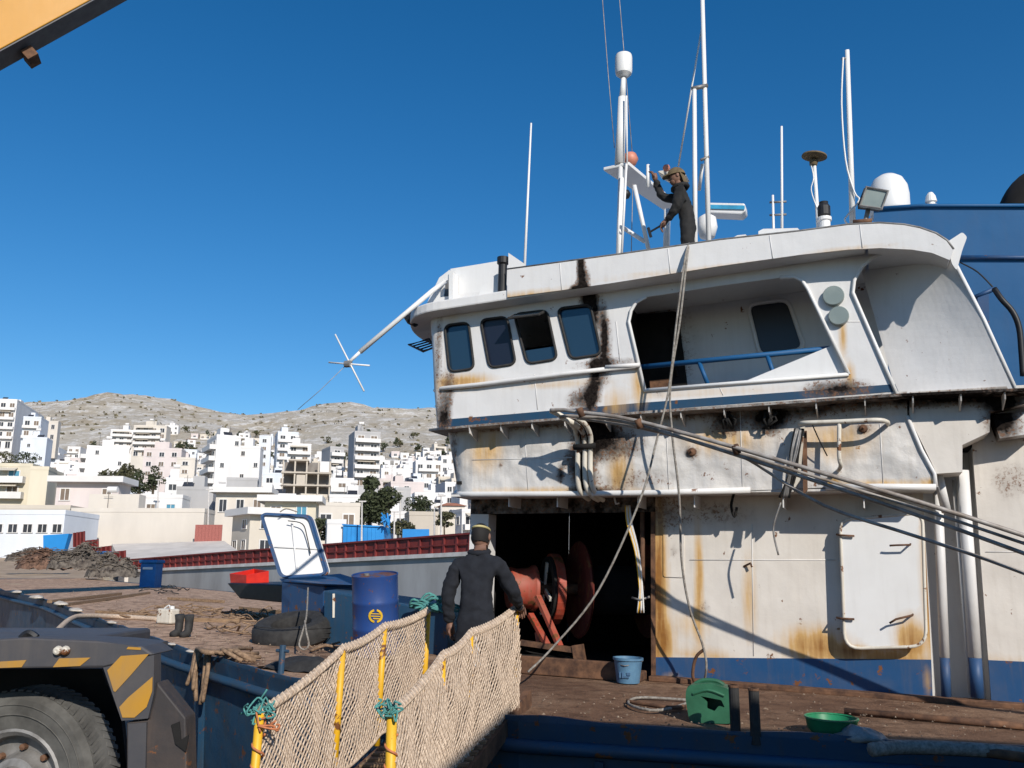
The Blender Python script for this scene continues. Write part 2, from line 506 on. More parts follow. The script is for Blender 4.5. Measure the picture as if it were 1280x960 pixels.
MB().hexa([bot0 + nrm*.25 + Vector((0,0,-.22)), bot1 + nrm*.25 + Vector((0,0,-.22)), bot1 - nrm*.1 + Vector((0,0,-.22)), bot0 - nrm*.1 + Vector((0,0,-.22)),
           bot0 + nrm*.25 + Vector((0,0,.06)), bot1 + nrm*.25 + Vector((0,0,.06)), bot1 - nrm*.1 + Vector((0,0,.06)), bot0 - nrm*.1 + Vector((0,0,.06))]).build('rubbing_strake', plain('pale_strake', (.62,.60,.58), (.45,.42,.40), .7, .8), barge)
NP = 48
for i in range(NP):
    a, b = i/NP, (i+1)/NP - .0012
    q = [bot0.lerp(bot1, a), bot0.lerp(bot1, b)]; t = [top0.lerp(top1, a), top0.lerp(top1, b)]
    jg = nrm * (.05*math.sin(i*2.4)*.5)
    off = Vector((0,0,.065))
    MB().hexa([q[0]+off+jg, q[1]+off+jg, q[1]-nrm*.07+off+jg, q[0]-nrm*.07+off+jg, t[0]+jg, t[1]+jg, t[1]-nrm*.07+jg, t[0]-nrm*.07+jg]).build('bulwark_panel', M['red_bulwark'], barge)
    c0 = q[0]+nrm*.16; c1 = t[0]+nrm*.08
    mb = MB()
    mb.hexa([c0-dirf*.1+off, c0+dirf*.1+off, c0+dirf*.1-nrm*.17+off, c0-dirf*.1-nrm*.17+off, c1-dirf*.07, c1+dirf*.07, c1+dirf*.07-nrm*.09, c1-dirf*.07-nrm*.09])
    mb.build('bulwark_stay', M['red_bulwark'], barge)
for k, fz in enumerate((1.0, .48)):
    A = bot0.lerp(top0, fz); B = bot1.lerp(top1, fz)
    MB().bar(A + nrm*.10, B + nrm*.10, .14 if k == 0 else .06, .13 if k == 0 else .08).build('cap_rail' if k == 0 else 'stringer', M['red_bulwark'], barge)
# stepped red gangway sections at the barge's far end
for i, (x0, y0, x1, y1) in enumerate(((93, 666, 106, 680), (104, 676, 123, 691), (122, 684, 139, 696), (138, 690, 157, 702))):
    p0, p1 = at(x0, y0, 100), at(x1, y0 - 2, 98); q0, q1 = at(x0, y1 + 4, 100), at(x1, y1 + 4, 98)
    back = Vector((0, .12, 0))
    mb = MB().hexa([q0, q1, q1+back, q0+back, p0, p1, p1+back, p0+back])
    o = mb.build('ramp_panel', M['red_bulwark'], barge)
    for k in range(4):
        t = k/3
        MB().bar(q0.lerp(q1, t) - back, p0.lerp(p1, t) - back, .16, .14, Vector((0,1,0))).build('rib', M['red_bulwark'], o)

# ================================================================= the town on the hill
def wall_mat(name, c):
    return plain(name, c, tuple(x*.86 for x in c), .85, .25, stretch=(1,1,.35))
WALLS = {'white': wall_mat('white_render', (.72,.70,.69)), 'cool': wall_mat('bluish_white_render', (.65,.68,.73)), 'cream': wall_mat('cream_render', (.62,.565,.50)),
         'pink': wall_mat('pinkish_render', (.62,.545,.525)), 'yellow': wall_mat('yellow_render', (.64,.575,.45)), 'grey': wall_mat('grey_render', (.42,.41,.41)),
         'beige': wall_mat('beige_render', (.58,.52,.44)), 'conc': wall_mat('bare_concrete', (.50,.44,.37))}
M['roof_dark'] = plain('dark_roof', (.22,.20,.18), (.14,.12,.11), .9, .6)
M['tile'] = plain('terracotta_tile', (.42,.17,.10), (.30,.12,.07), .85, 1.0)
M['pane'] = plain('window_pane', (.045,.05,.06), (.03,.03,.035), .25, .4)
M['pane_blue'] = plain('blue_window_pane', (.10,.30,.42), (.06,.2,.3), .25, .4)
M['shutter'] = plain('brown_shutter', (.20,.15,.11), (.13,.10,.08), .7, .5)
M['trim'] = plain('white_trim', (.68,.66,.64), (.62,.60,.58), .7, .3)
M['blue_sheet'] = plain('bright_blue_sheet', (.02,.24,.60), (.015,.18,.46), .5, .3)
def unit_mesh(name, mb, mats):
    o = mb.build(name, mats); me = o.data; bpy.data.objects.remove(o); return me
def window_mesh(pane):
    mb = MB()           # unit opening: x 0..1, z 0..1, facing -y: frame proud, pane set back
    for a, b in (((0,-.10,0),(.09,0,1)), ((.91,-.10,0),(1,0,1)), ((.09,-.10,.93),(.91,0,1)), ((-.06,-.16,-.06),(1.06,0,0)), ((.47,-.07,0),(.53,0,.93))):
        mb.box(a, b, 0)
    mb.box((.09,-.035,0), (.47,0,.93), 1); mb.box((.53,-.035,0), (.91,0,.93), 1)
    return unit_mesh('window', mb, [M['trim'], pane])
WIN = {'d': window_mesh(M['pane']), 'b': window_mesh(M['pane_blue']), 's': window_mesh(M['shutter'])}
def balcony_mesh():
    mb = MB()           # unit width, 1.3 m deep: slab and parapet
    mb.box((0,-1.3,-.18), (1,0,0)); mb.box((0,-1.3,0), (1,-1.18,.85)); mb.box((0,-1.18,0), (.02,0,.85)); mb.box((.98,-1.18,0), (1,0,.85))
    return unit_mesh('balcony', mb, [M['trim']])
BALC = balcony_mesh()
AWN = unit_mesh('awning', MB().hexa([(0,-1.25,-.55),(1,-1.25,-.55),(1,0,-.02),(0,0,-.02),(0,-1.25,-.5),(1,-1.25,-.5),(1,0,.04),(0,0,.04)]), [plain('awning_cloth', (.62,.56,.46), (.45,.40,.33), .9)])
def inst(me, name, parent, loc, rz, sc):
    o = bpy.data.objects.new(name, me); COL.objects.link(o)
    o.parent = parent; o.location = loc; o.rotation_euler = (0,0,rz); o.scale = sc
    return o
PLACED = []
def building(name, label, cat, px0, pxs, px1, ytop, ybase, Y, floors, left='w', front='b', col='white', rot=14, group=None, roof=None, pane='d', rnd=None, sub=7.0):
    rnd = rnd or random.Random(px0*31 + Y)
    c = at(pxs, ybase, Y); ztop = at(pxs, ytop, Y).z
    r = R(rot)
    H = max(2.6, ztop - c.z)
    Lf = max(1.5, (px1 - pxs)/F*Y/math.cos(r)); Ll = max(5.0, (pxs - px0)/F*Y/max(.2, math.sin(r)))
    t = thing(name, label, cat, c, group, r)
    PLACED.append((t, px0, px1, ytop, ybase, Y, floors, col))
    def part(nm, mb, mat, parent=t):
        o = mb.build(nm, mat); o.parent = parent; return o
    wm = WALLS[col]
    part('wall', MB().box((0,0,-sub), (Lf,Ll,H)), wm)
    fh = H/floors
    par = MB()
    pt = .22
    for a, b in (((0-.05,-.05,H),(Lf+.05,pt,H+.55)), ((-.05,pt,H),(pt,Ll,H+.55)), ((Lf-pt,pt,H),(Lf+.05,Ll,H+.55)), ((pt,Ll-pt,H),(Lf-pt,Ll+.05,H+.55))): par.box(a, b)
    if roof == 'slab':
        part('roof_slab', MB().box((-.9,-1.3,H-.1), (Lf+.9,Ll+.6,H+.75)), M['trim'])
    elif roof == 'tile':
        part('tiled_roof', MB().add([(-.5,-.5,H),(Lf+.5,-.5,H),(Lf+.5,Ll+.5,H),(-.5,Ll+.5,H),(Lf*.3,Ll/2,H+Lf*.16),(Lf*.7,Ll/2,H+Lf*.16)], [(0,1,5,4),(1,2,5),(2,3,4,5),(3,0,4),(3,2,1,0)]), M['tile'])
    else:
        part('parapet', par, wm)
        if Lf > 5 and H > 5 and rnd.random() < .75:
            w2 = Lf*rnd.uniform(.22,.4); x2 = rnd.uniform(.05,.55)*Lf
            q = part('roof_room', MB().box((x2, Ll*.3, H+.02), (x2+w2, Ll*.3+min(4,Ll*.5), H+2.5)), wm)
            if rnd.random() < .6:
                ae = MB(); ax_ = rnd.uniform(.1,.9)*Lf
                ae.tube([(ax_, 1.2, H), (ax_, 1.2, H+rnd.uniform(2.2,4))], .05, 4); ae.bar((ax_-.6, 1.2, H+2.1), (ax_+.6, 1.2, H+2.1), .05, .05)
                part('roof_aerial', ae, M['roof_dark'])
            if rnd.random() < .5:
                sx_0 = rnd.uniform(.05,.6)*Lf
                part('solar_panel', MB().hexa([(sx_0,.6,H+.5),(sx_0+1.8,.6,H+.5),(sx_0+1.8,1.8,H+1.4),(sx_0,1.8,H+1.4),(sx_0,.55,H+.58),(sx_0+1.8,.55,H+.58),(sx_0+1.8,1.75,H+1.48),(sx_0,1.75,H+1.48)]), M['pane'])
            if rnd.random() < .5:
                part('water_tank', MB().lathe([(0,0),(.42,0),(.42,1.3),(0,1.3)], (x2 + w2*.3, Ll*.3+1, H+3.2), (1,0,0), 10), M['trim'])
    def face(style, L, rz, fx):
        for k in range(floors):
            z0 = k*fh
            if style == 'p': 
                if rnd.random() < .5: inst(WIN['d'], 'window', t, fx(L*rnd.choice((.2,.75)), -.0, z0+fh*.35), rz, (.9,1,1.0))
                continue
            if style == 'n': continue
            n = max(1, int(L/2.7))
            for i in range(n):
                w = min(1.9, L/n*.62); x = (i+.5)*L/n - w/2
                if style == 'b':
                    inst(WIN[pane if rnd.random()<.6 else 's'], 'balcony_door', t, fx(x, 0, z0+.12), rz, (w, 1, fh*.72))
                elif rnd.random() < .9:
                    inst(WIN[pane if rnd.random()<.7 else 's'], 'window', t, fx(x, 0, z0+fh*.3), rz, (w*.8, 1, fh*.46))
            if style == 'b' and (k > 0 or floors < 3):
                a = L*.02 if L < 8 else L*rnd.choice((.02,.04,.1)); b = L*rnd.choice((.98,.96,.85))
                inst(BALC, 'balcony', t, fx(a, 0, z0), rz, (b-a, 1, 1))
                if rnd.random() < .3: inst(AWN, 'awning', t, fx(a + (b-a)*.1, 0, z0+fh*.93), rz, ((b-a)*rnd.uniform(.3,.8), 1, 1))
    face(front, Lf, 0, lambda x, y, z: (x, -.002, z))
    if pxs - px0 > 3: face(left, Ll, -math.pi/2, lambda x, y, z: (-.002, Ll - x, z))
    return t
B = building
TW = 'apartment block'
B('apartment_block','white apartment tower at the far left edge below the ridge',TW,-40,-8,12,500,560,330,5,'w','b')
B('apartment_block','bluish white stepped block just right of the leftmost tower',TW,16,25,45,522,560,320,3,'n','b','cool')
B('apartment_block','low bluish white block in front of the stepped block at far left',TW,18,25,52,548,580,260,2,'n','p','cool')
B('house','cream house with wide window beside the green hedge, far left slope',"house",45,48,68,527,552,380,2,'n','w','cream')
B('apartment_block','small white block with dark left side, left of the long balconied block',TW,131,136,162,538,566,345,4,'w','b','white')
B('apartment_block','long white block with five rows of balconies and yellowish end',TW,160,164,204,533,570,340,5,'w','b','cream',6)
B('apartment_block','white block with blank right wall and shaded balconies on its left',TW,82,105,150,559,597,215,3,'b','p','white',24)
B('apartment_block','pink blank-walled block in the middle of the town',TW,172,177,222,562,598,245,3,'n','w','pink',8)
B('apartment_block','narrow cream block beside the pink blank-walled block',TW,214,219,240,574,605,225,3,'n','w','cream')
B('apartment_block','tall blank white tower with awninged balconies on its shaded left side',TW,236,265,291,546,632,190,6,'b','p','white',30,pane='d')
B('apartment_block','plain white block attached right of the tall blank tower',TW,288,291,320,560,632,196,5,'n','p','white',8)
B('apartment_block','pale blue-white tower with terrace, upper middle of the town',TW,333,345,369,541,585,300,4,'p','b','cool',20)
B('apartment_block','slim bluish tower left of the pale terraced tower',TW,315,322,336,546,585,305,4,'p','w','cool')
B('apartment_block','white terraced block stepping down right of the pale tower',TW,352,358,386,556,590,280,3,'p','b')
B('apartment_block','white block with blank grey left wall and stacked balconies',TW,393,411,427,560,606,250,5,'n','b','grey',28)
B('apartment_block','tall grey apartment tower with blank left wall and six balconied floors',TW,426,441,472,541,607,230,6,'n','b','grey',20)
B('apartment_block','low white building with railing below the grey tower',TW,408,412,440,600,628,205,2,'n','b')
B('apartment_block','pink and white house with long red balcony, right of the dark trees','house',470,488,528,604,628,235,2,'n','w','pink',16)
B('apartment_block','white cube-shaped block high on the right of the town',TW,545,551,572,571,603,320,3,'p','w','white')
B('apartment_block','white balconied block partly hidden by the wheelhouse',TW,512,519,552,577,612,300,3,'n','b')
B('house','white long low house on the upper right slope','house',470,476,505,587,605,300,2,'n','w')
B('house','plain grey windowless gable house among the trees','house',488,494,512,612,650,190,2,'n','n','grey')
B('house','white house at right below the balconied blocks','house',512,518,556,618,640,215,1,'n','w')
B('house','red-tiled low house beside the wheelhouse','house',545,552,580,632,650,190,1,'n','w','cream',roof='tile')
B('house','cream house with two pale balconies at the left edge','house',-30,-8,33,583,622,140,2,'n','b','yellow',8,pane='b')
B('house','yellowish narrow house with blank wall at the left','house',30,34,54,587,626,136,2,'n','n','yellow')
B('house','cream one-storey house with a thick flat roof slab','house',62,68,143,602,635,128,1,'n','w','pink',5,roof='slab')
B('house','white building with dark blue windows beside the grove','house',144,151,222,622,652,134,1,'w','w','white',7,pane='b')
B('house','grey-sided shed with sloping roof at mid left','house',214,218,262,612,650,150,1,'n','n','grey',7)
B('house','cream low house with dark windows and white roof slab below the tall tower','house',262,268,330,615,650,145,1,'n','w','cream',6,roof='slab')
B('shed','grey shed with a wide flat roof between the tall tower and its slab-roofed neighbour','shed',270,282,318,600,622,168,1,'n','n','grey',14)
B('warehouse','long cream harbour warehouse with a blank wall','warehouse',78,84,246,640,692,118,2,'n','n','cream',3)
B('house','beige house with white roof slab and shaded left wall','house',274,310,345,642,694,112,2,'w','w','beige',38,roof='slab')
B('house','yellow house with blue windows and a broad white roof slab','house',318,328,390,626,680,122,2,'n','w','yellow',8,roof='slab',pane='b')
B('house','brown-roofed building at the far left behind the harbour shed','house',-60,-30,80,636,660,122,1,'n','p','beige',4)
B('house','low cream veranda house behind the blue metal sheets','house',386,392,446,632,668,135,1,'n','b','cream')
B('house','white low building behind the red bulwark, right of the hatch lid','house',404,408,430,660,682,108,1,'n','n')
B('house','grey concrete block with flat roof near the wheelhouse','house',505,511,546,644,672,125,1,'n','n','conc')
# harbour shed, white over pale blue
sh = B('harbour_shed','pale blue and white harbour shed with a row of windows','shed',-60,-40,72,643,694,104,2,'n','n','cool',2,roof=None)
for i, x in enumerate((25, 31.5, 38, 44.5, 51, 57.5)):
    p = at(-40 + (i+.4)*18, 655, 104); inst(WIN['d'], 'window', sh, ((i*18+8)/F*104, -.002, 2.6), 0, (1.2, 1, 1.0))
# unfinished concrete frame
c = at(352, 622, 165)
fr = thing('unfinished_building', 'unfinished bare concrete frame building with open dark floors', 'building', c, None, R(12))
def fpart(nm, mb, mat):
    o = mb.build(nm, mat); o.parent = fr; return o
Wf, Df = 8.6, 7.0
for k in range(4):
    x0 = 0 if k < 3 else 1.2; x1 = Wf if k < 3 else 4.4
    fpart('floor_slab', MB().box((x0-.3, -.3, k*2.35-.12), (x1+.3, Df, k*2.35+.14)), WALLS['conc'])
    if k < 3:
        for i in range(5):
            fpart('column', MB().box((i*Wf/4-.14, -.1, k*2.35+.14), (i*Wf/4+.14, .2, k*2.35+2.23)), WALLS['conc'])
        fpart('inner_wall', MB().box((.1, 2.6, k*2.35+.14), (Wf-.1, 2.8, k*2.35+2.23)), M['roof_dark'])
fpart('infill_wall', MB().box((2.5, -.05, 2.5), (4.1, .12, 4.3)), WALLS['conc'])
fpart('infill_wall', MB().box((6.7, -.05, 4.9), (8.4, .12, 6.9)), WALLS['white'])
fpart('base_wall', MB().box((-.2, -.2, -6), (Wf+.2, Df, -.14)), WALLS['beige'])

# smaller houses that fill the slope, row by row
rnd = random.Random(21)
TRACED = list(PLACED)
rows = [(620,.0), (585,.2), (550,.12), (515,.3), (480,.05), (448,.4), (418,.2), (390,.6), (362,.15), (335,.5), (310,.3), (286,.1), (264,.7), (243,.4), (223,.1), (204,.6), (186,.3), (169,.0), (154,.5)]
ORD = ['first','second','third','fourth','fifth','sixth','seventh','eighth','ninth','tenth','eleventh','twelfth','thirteenth','fourteenth','fifteenth','sixteenth','seventeenth','eighteenth','nineteenth','twentieth','twenty-first','twenty-second','twenty-third','twenty-fourth','twenty-fifth','twenty-sixth','twenty-seventh','twenty-eighth','twenty-ninth','thirtieth','thirty-first','thirty-second','thirty-third','thirty-fourth','thirty-fifth'] + ['thirty-sixth','thirty-seventh','thirty-eighth','thirty-ninth','fortieth','forty-first','forty-second','forty-third','forty-fourth','forty-fifth','forty-sixth','forty-seventh','forty-eighth','forty-ninth','fiftieth']
ROWN = ['highest'] + [o_ + ' highest' for o_ in ORD[1:19]]
STOREY = {1:'one-storey', 2:'two-storey', 3:'three-storey', 4:'four-storey', 5:'five-storey'}
for ri, (Yr, ph) in enumerate(rows):
    px = -30 + ph*20; idx = 0
    while px < 660:
        Y = Yr + rnd.uniform(-14, 14)
        if ri < 3 and not (130 < px < 330): px += 14; continue
        if ri < 5 and (330 < px < 440 or px < 30): px += 14; continue
        if ri < 3 and rnd.random() < .35: px += 12; continue
        w = rnd.uniform(6.5, 12.5)/Y*F*.95
        fl = rnd.choice((1,2,2,3,3)) if ri > 4 else rnd.choice((1,1,2))
        if ri >= 10 and rnd.random() < .3: fl += 1
        X = (px + w/2 - 640)/F*Y
        zg = terrain(X, Y)
        q = Vector((X, Y, zg)) - CAM
        yb = 480 - F*q.dot(UPV)/q.dot(FW)
        h = (3.0*fl + rnd.uniform(0,.6))/Y*F
        s_ = w*rnd.uniform(.12,.45)
        overl = any(max(a[1], px) < min(a[2], px+w) - 2 and a[5] > Y - 6 and yb - h < a[3] + .33*(a[4]-a[3]) and a[4] > yb - h for a in TRACED)
        if rnd.random() < .93 and not overl:
            col = rnd.choice(('white','white','white','cool','cream','pink','white','beige'))
            rt = rnd.choice((8, 12, 16, 20, 26))
            wd_ = {'white':'white','cool':'bluish white','cream':'cream','pink':'pale pink','beige':'beige'}[col]
            tile = rnd.random() < .10 and fl < 3
            lab = '%s %s %shouse, %s from left in the %s hillside row' % (wd_, STOREY[fl], 'tiled ' if tile else '', ORD[min(idx,len(ORD)-1)], ROWN[ri])
            B('house', lab, 'house', px, px + s_, px + w, yb - h, yb, Y, fl, rnd.choice('wpn'), rnd.choice('bbww'), col, rt, 'houses climbing the hillside', 'tile' if tile else None, 'd', rnd, 8)
            idx += 1
        px += w*rnd.uniform(.78, 1.15)

# ---------------------------------------------------------------- trees
M['leaf'] = plain('dark_foliage', (.060,.072,.032), (.028,.036,.018), .9, 1.2)
M['leaf_dry'] = plain('dry_foliage', (.10,.095,.045), (.05,.05,.024), .9, .8)
M['bark'] = plain('bark', (.10,.075,.05), None, .9)
def tree(name, label, px, ybase, Y, h, wd, seed, leaf='leaf', n=700, group='trees in the town', cat='tree', lobes=7, size=None, low=.18):
    rn = random.Random(seed)
    c = at(px, ybase, Y)
    t = thing(name, label, cat, c, group)
    mb = MB()
    mb.tube([c + Vector((0,0,-2)), c + Vector((rn.uniform(-.2,.2), 0, h*.3)), c + Vector((rn.uniform(-.3,.3), .1, h*.8))], [h*.035+.05, h*.028+.03, .03], 6)
    cs = []
    for i in range(lobes):
        a = rn.uniform(0, 6.283); rr = rn.uniform(.1,.36)*wd; z = h*rn.uniform(low+.12,.84)
        rr *= 1 - .55*max(0, z/h - .5)
        p = c + Vector((math.cos(a)*rr, math.sin(a)*rr, z)); cs.append((p, rn.uniform(.16,.30)*wd, rn.uniform(.12,.2)*h))
        mb.tube([c + Vector((0,0,z*.5)), p], [h*.014+.02, .02], 5)
    cs.append((c + Vector((0,0,h*.86)), wd*.18, h*.14))
    mb.build('trunk', M['bark'], t)
    mb = MB(); s = size or max(.22, h*.045)
    for i in range(n):
        p, rw, rh = rn.choice(cs)
        while True:
            d = Vector((rn.uniform(-1,1), rn.uniform(-1,1), rn.uniform(-1,1)))
            if .25 < d.length < 1: break
        d = d.normalized()*(d.length**.45)*rn.uniform(.75,1.12)
        q = p + Vector((d.x*rw, d.y*rw, d.z*rh))
        e1 = Vector((rn.gauss(0,1), rn.gauss(0,1), rn.gauss(0,.8))).normalized(); e2 = e1.orthogonal().normalized()
        e2 = (e2*math.cos(i) + e1.cross(e2)*math.sin(i))
        k = s*rn.uniform(.5,1.3)
        mb.add([q - e1*k, q - e2*k*.55, q + e1*k, q + e2*k*.55], [(0,1,2,3)])
    mb.build('crown', M[leaf], t, fix=False)
    return t
tree('pine_tree','tall dark pine, left half of the grove right of the grey tower',462,664,152,9.4,7.2,1,n=2600)
tree('pine_tree','broad dark pine, right half of the grove right of the grey tower',482,664,150,7.4,7.4,2,n=2600)
tree('pine_tree','low dark pine left of the grove, over the veranda house',447,664,150,5.0,5.0,12,n=1300)
tree('round_tree','round dark tree beside the grey gable house',526,654,160,5.0,6.4,3,n=1700)
tree('round_tree','brownish tree, leftmost of the grove above the blue-windowed building',131,625,150,5.2,4.6,4,'leaf_dry',n=900)
tree('round_tree','broad brownish tree in the grove above the blue-windowed building',155,628,150,6.6,6.4,5,'leaf_dry',n=1200)
tree('round_tree','dark tree in the grove above the blue-windowed building',172,624,148,4.8,5.0,6,n=900)
tree('round_tree','thin tree, rightmost of the grove above the blue-windowed building',191,622,146,5.4,4.0,7,n=700)
tree('round_tree','bushy tree, first of the row on the left edge of the town',4,590,190,4.6,7.0,8,'leaf_dry',n=900)
tree('round_tree','bushy tree, second of the row on the left edge of the town',28,592,192,4.8,7.0,9,n=900)
tree('round_tree','low bush behind the beige house and the yellow house',398,684,112,3.6,4.2,10,n=900)
tree('round_tree','bush right of the bright blue sheds',502,676,112,2.6,4.0,11,'leaf_dry',n=700)
tree('round_tree','bush near the wheelhouse above the red bulwark',556,664,118,2.6,4.0,13,'leaf_dry',n=700)
rn = random.Random(5)
spots = [(100 + i*14 + rn.uniform(-5,5), rn.uniform(300, 600)) for i in range(34)] + [(rn.uniform(180,330), rn.uniform(540,660)) for i in range(18)] + [(rn.uniform(400,560), rn.uniform(330,640)) for i in range(18)]
for k, (px, Y) in enumerate(sorted(spots)):
    X = (px-640)/F*Y; q = Vector((X, Y, terrain(X, Y)-.6)) - CAM
    yb = 480 - F*q.dot(UPV)/q.dot(FW)
    tens, one = divmod(k+1, 10)
    nth = ORD[k] if k < 30 else (['thirtieth','fortieth','fiftieth','sixtieth','seventieth'][tens-3] if one == 0 else ['thirty','forty','fifty','sixty','seventy'][tens-3] + '-' + ORD[one-1])
    tree('small_tree','small dark tree on the slope, %s from the left among the scattered trees' % nth,px,yb,Y,rn.uniform(4,7.5),rn.uniform(5,8.5),100+k,rn.choice(('leaf','leaf','leaf_dry')),n=150,group='scattered hillside trees',size=.7)
# scrub dots on the bare hillside
mb = MB()
for i in range(550):
    Y = rn.uniform(430, 1000); px = rn.uniform(-60, 600); X = (px-640)/F*Y; z = terrain(X, Y); s = rn.uniform(.35, 1.25)*(.6 + Y/900)
    for j in range(3):
        q = Vector((X + rn.uniform(-s,s), Y + rn.uniform(-s,s), z + s*.35)); a = rn.uniform(0, 3.1)
        e1 = Vector((math.cos(a), math.sin(a), rn.uniform(-.4,.4)))*s*.8; e2 = Vector((-math.sin(a)*.5, math.cos(a)*.5, 1))*s*.55
        mb.add([q-e1-e2, q+e1-e2*.8, q+e1*.7+e2, q-e1*.6+e2], [(0,1,2,3)])
tag(mb.build('hillside_scrub', plain('dry_scrub', (.17,.145,.09), (.10,.09,.055), .95, .5), fix=False), 'low dry scrub dotted over the rocky hillside', 'scrub', kind='stuff')

# ---------------------------------------------------------------- harbour-side clutter beyond the barge
t = thing('blue_shed', 'bright blue corrugated metal enclosure behind the red bulwark', 'shed', at(455, 676, 108))
p0, p1 = at(429, 676, 108), at(480, 674, 108); q0, q1 = at(429, 656, 108), at(480, 658.5, 108)
for i in range(10):
    a, b = i/10, (i+.94)/10
    back = Vector((0, .08 + .05*(i % 2), 0))
    MB().hexa([p0.lerp(p1,a)+Vector((0,0,-2)), p0.lerp(p1,b)+Vector((0,0,-2)), p0.lerp(p1,b)+back+Vector((0,0,-2)), p0.lerp(p1,a)+back+Vector((0,0,-2)), q0.lerp(q1,a), q0.lerp(q1,b), q0.lerp(q1,b)+back, q0.lerp(q1,a)+back]).build('sheet', M['blue_sheet'], t)
MB().bar(q0 + Vector((-.1,-.1,0)), q1 + Vector((.1,-.1,0)), .16, .16).build('top_rail', M['blue_sheet'], t)
MB().hexa([p1 + Vector((0,0,-2)), p1 + Vector((.4,6,-2)), p0 + Vector((.4,6,-2)), p0 + Vector((0,.2,-2)), q1, q1 + Vector((.4,6,0)), q0 + Vector((.4,6,0)), q0 + Vector((0,.2,0))]).build('roof', M['blue_sheet'], t)
t = tag(MB().box((0,0,0), (3.2,.1,1.1)).build('blue_sheet_fence', M['blue_sheet']), 'low strip of blue sheeting right of the blue enclosure', 'fence')
t.location = at(503, 673, 108)
for x, y0, y1, Y, lb in ((452.5, 627, 672, 106, 'pale lamp pole in front of the dark grove'), (551.5, 620, 672, 106, 'pale lamp pole just left of the wheelhouse'), (493, 640, 672, 106, 'short pale pole right of the blue enclosure'), (500.5, 615, 650, 150, 'pale chimney pole on the grey gable house'), (198, 600, 650, 130, 'tall pale street-lamp pole beside the blue-windowed building'), (543, 636, 676, 108, 'stub white post beside the concrete block'), (261, 612, 650, 120, 'thin grey lamp pole in front of the tall tower')):
    a, b = at(x, y1, Y), at(x, y0, Y)
    mb = MB().tube([a + Vector((0,0,-2)), b], [.13, .08], 8)
    mb.box(tuple(b + Vector((-.35,-.12,-.05))), tuple(b + Vector((.5,.12,.1))))
    tag(mb.build('lamp_pole', plain('pale_pole', (.62,.58,.55), None, .6)), lb, 'pole', 'harbour lamp poles')
# blue radar-like lattice frame
t = thing('blue_lattice', 'blue lattice frame rising behind the blue enclosure', 'frame', at(481, 660, 107))
rn = random.Random(3)
for i in range(14):
    a = at(476 + rn.uniform(0,12), 641 + rn.uniform(0,6), 107); b = at(475 + rn.uniform(0,13), 652 + rn.uniform(0,8), 107)
    MB().bar(a, b + Vector((0, rn.uniform(-.5,.5), 0)), .12, .12).build('strut', M['blue_sheet'], t)
# red gate in the cream wall and white terrace roof
g = thing('red_gate', 'dull red double gate at the right end of the cream warehouse', 'gate', at(260, 675, 116))
p0, p1 = at(243, 674.5, 116), at(277, 674.5, 116)
for i in range(8):
    a = p0.lerp(p1, i/8); b = p0.lerp(p1, (i+.95)/8)
    MB().box((a.x, a.y, a.z-2), (b.x, b.y+.1, a.z + 1.9)).build('board', plain('dull_red', (.36,.12,.10), None, .8), g)
t = MB(); a, b, c_, d_ = at(150, 701, 102), at(300, 690, 104), at(280, 676, 116), at(140, 680, 116)
t.hexa([a+Vector((0,0,-3)), b+Vector((0,0,-3)), c_+Vector((0,0,-3)), d_+Vector((0,0,-3)), a, b, c_, d_])
tag(t.build('quay_terrace', plain('pale_terrace', (.62,.57,.52), (.5,.46,.42), .9, .4)), 'pale concrete terrace in front of the cream warehouse', 'terrace')
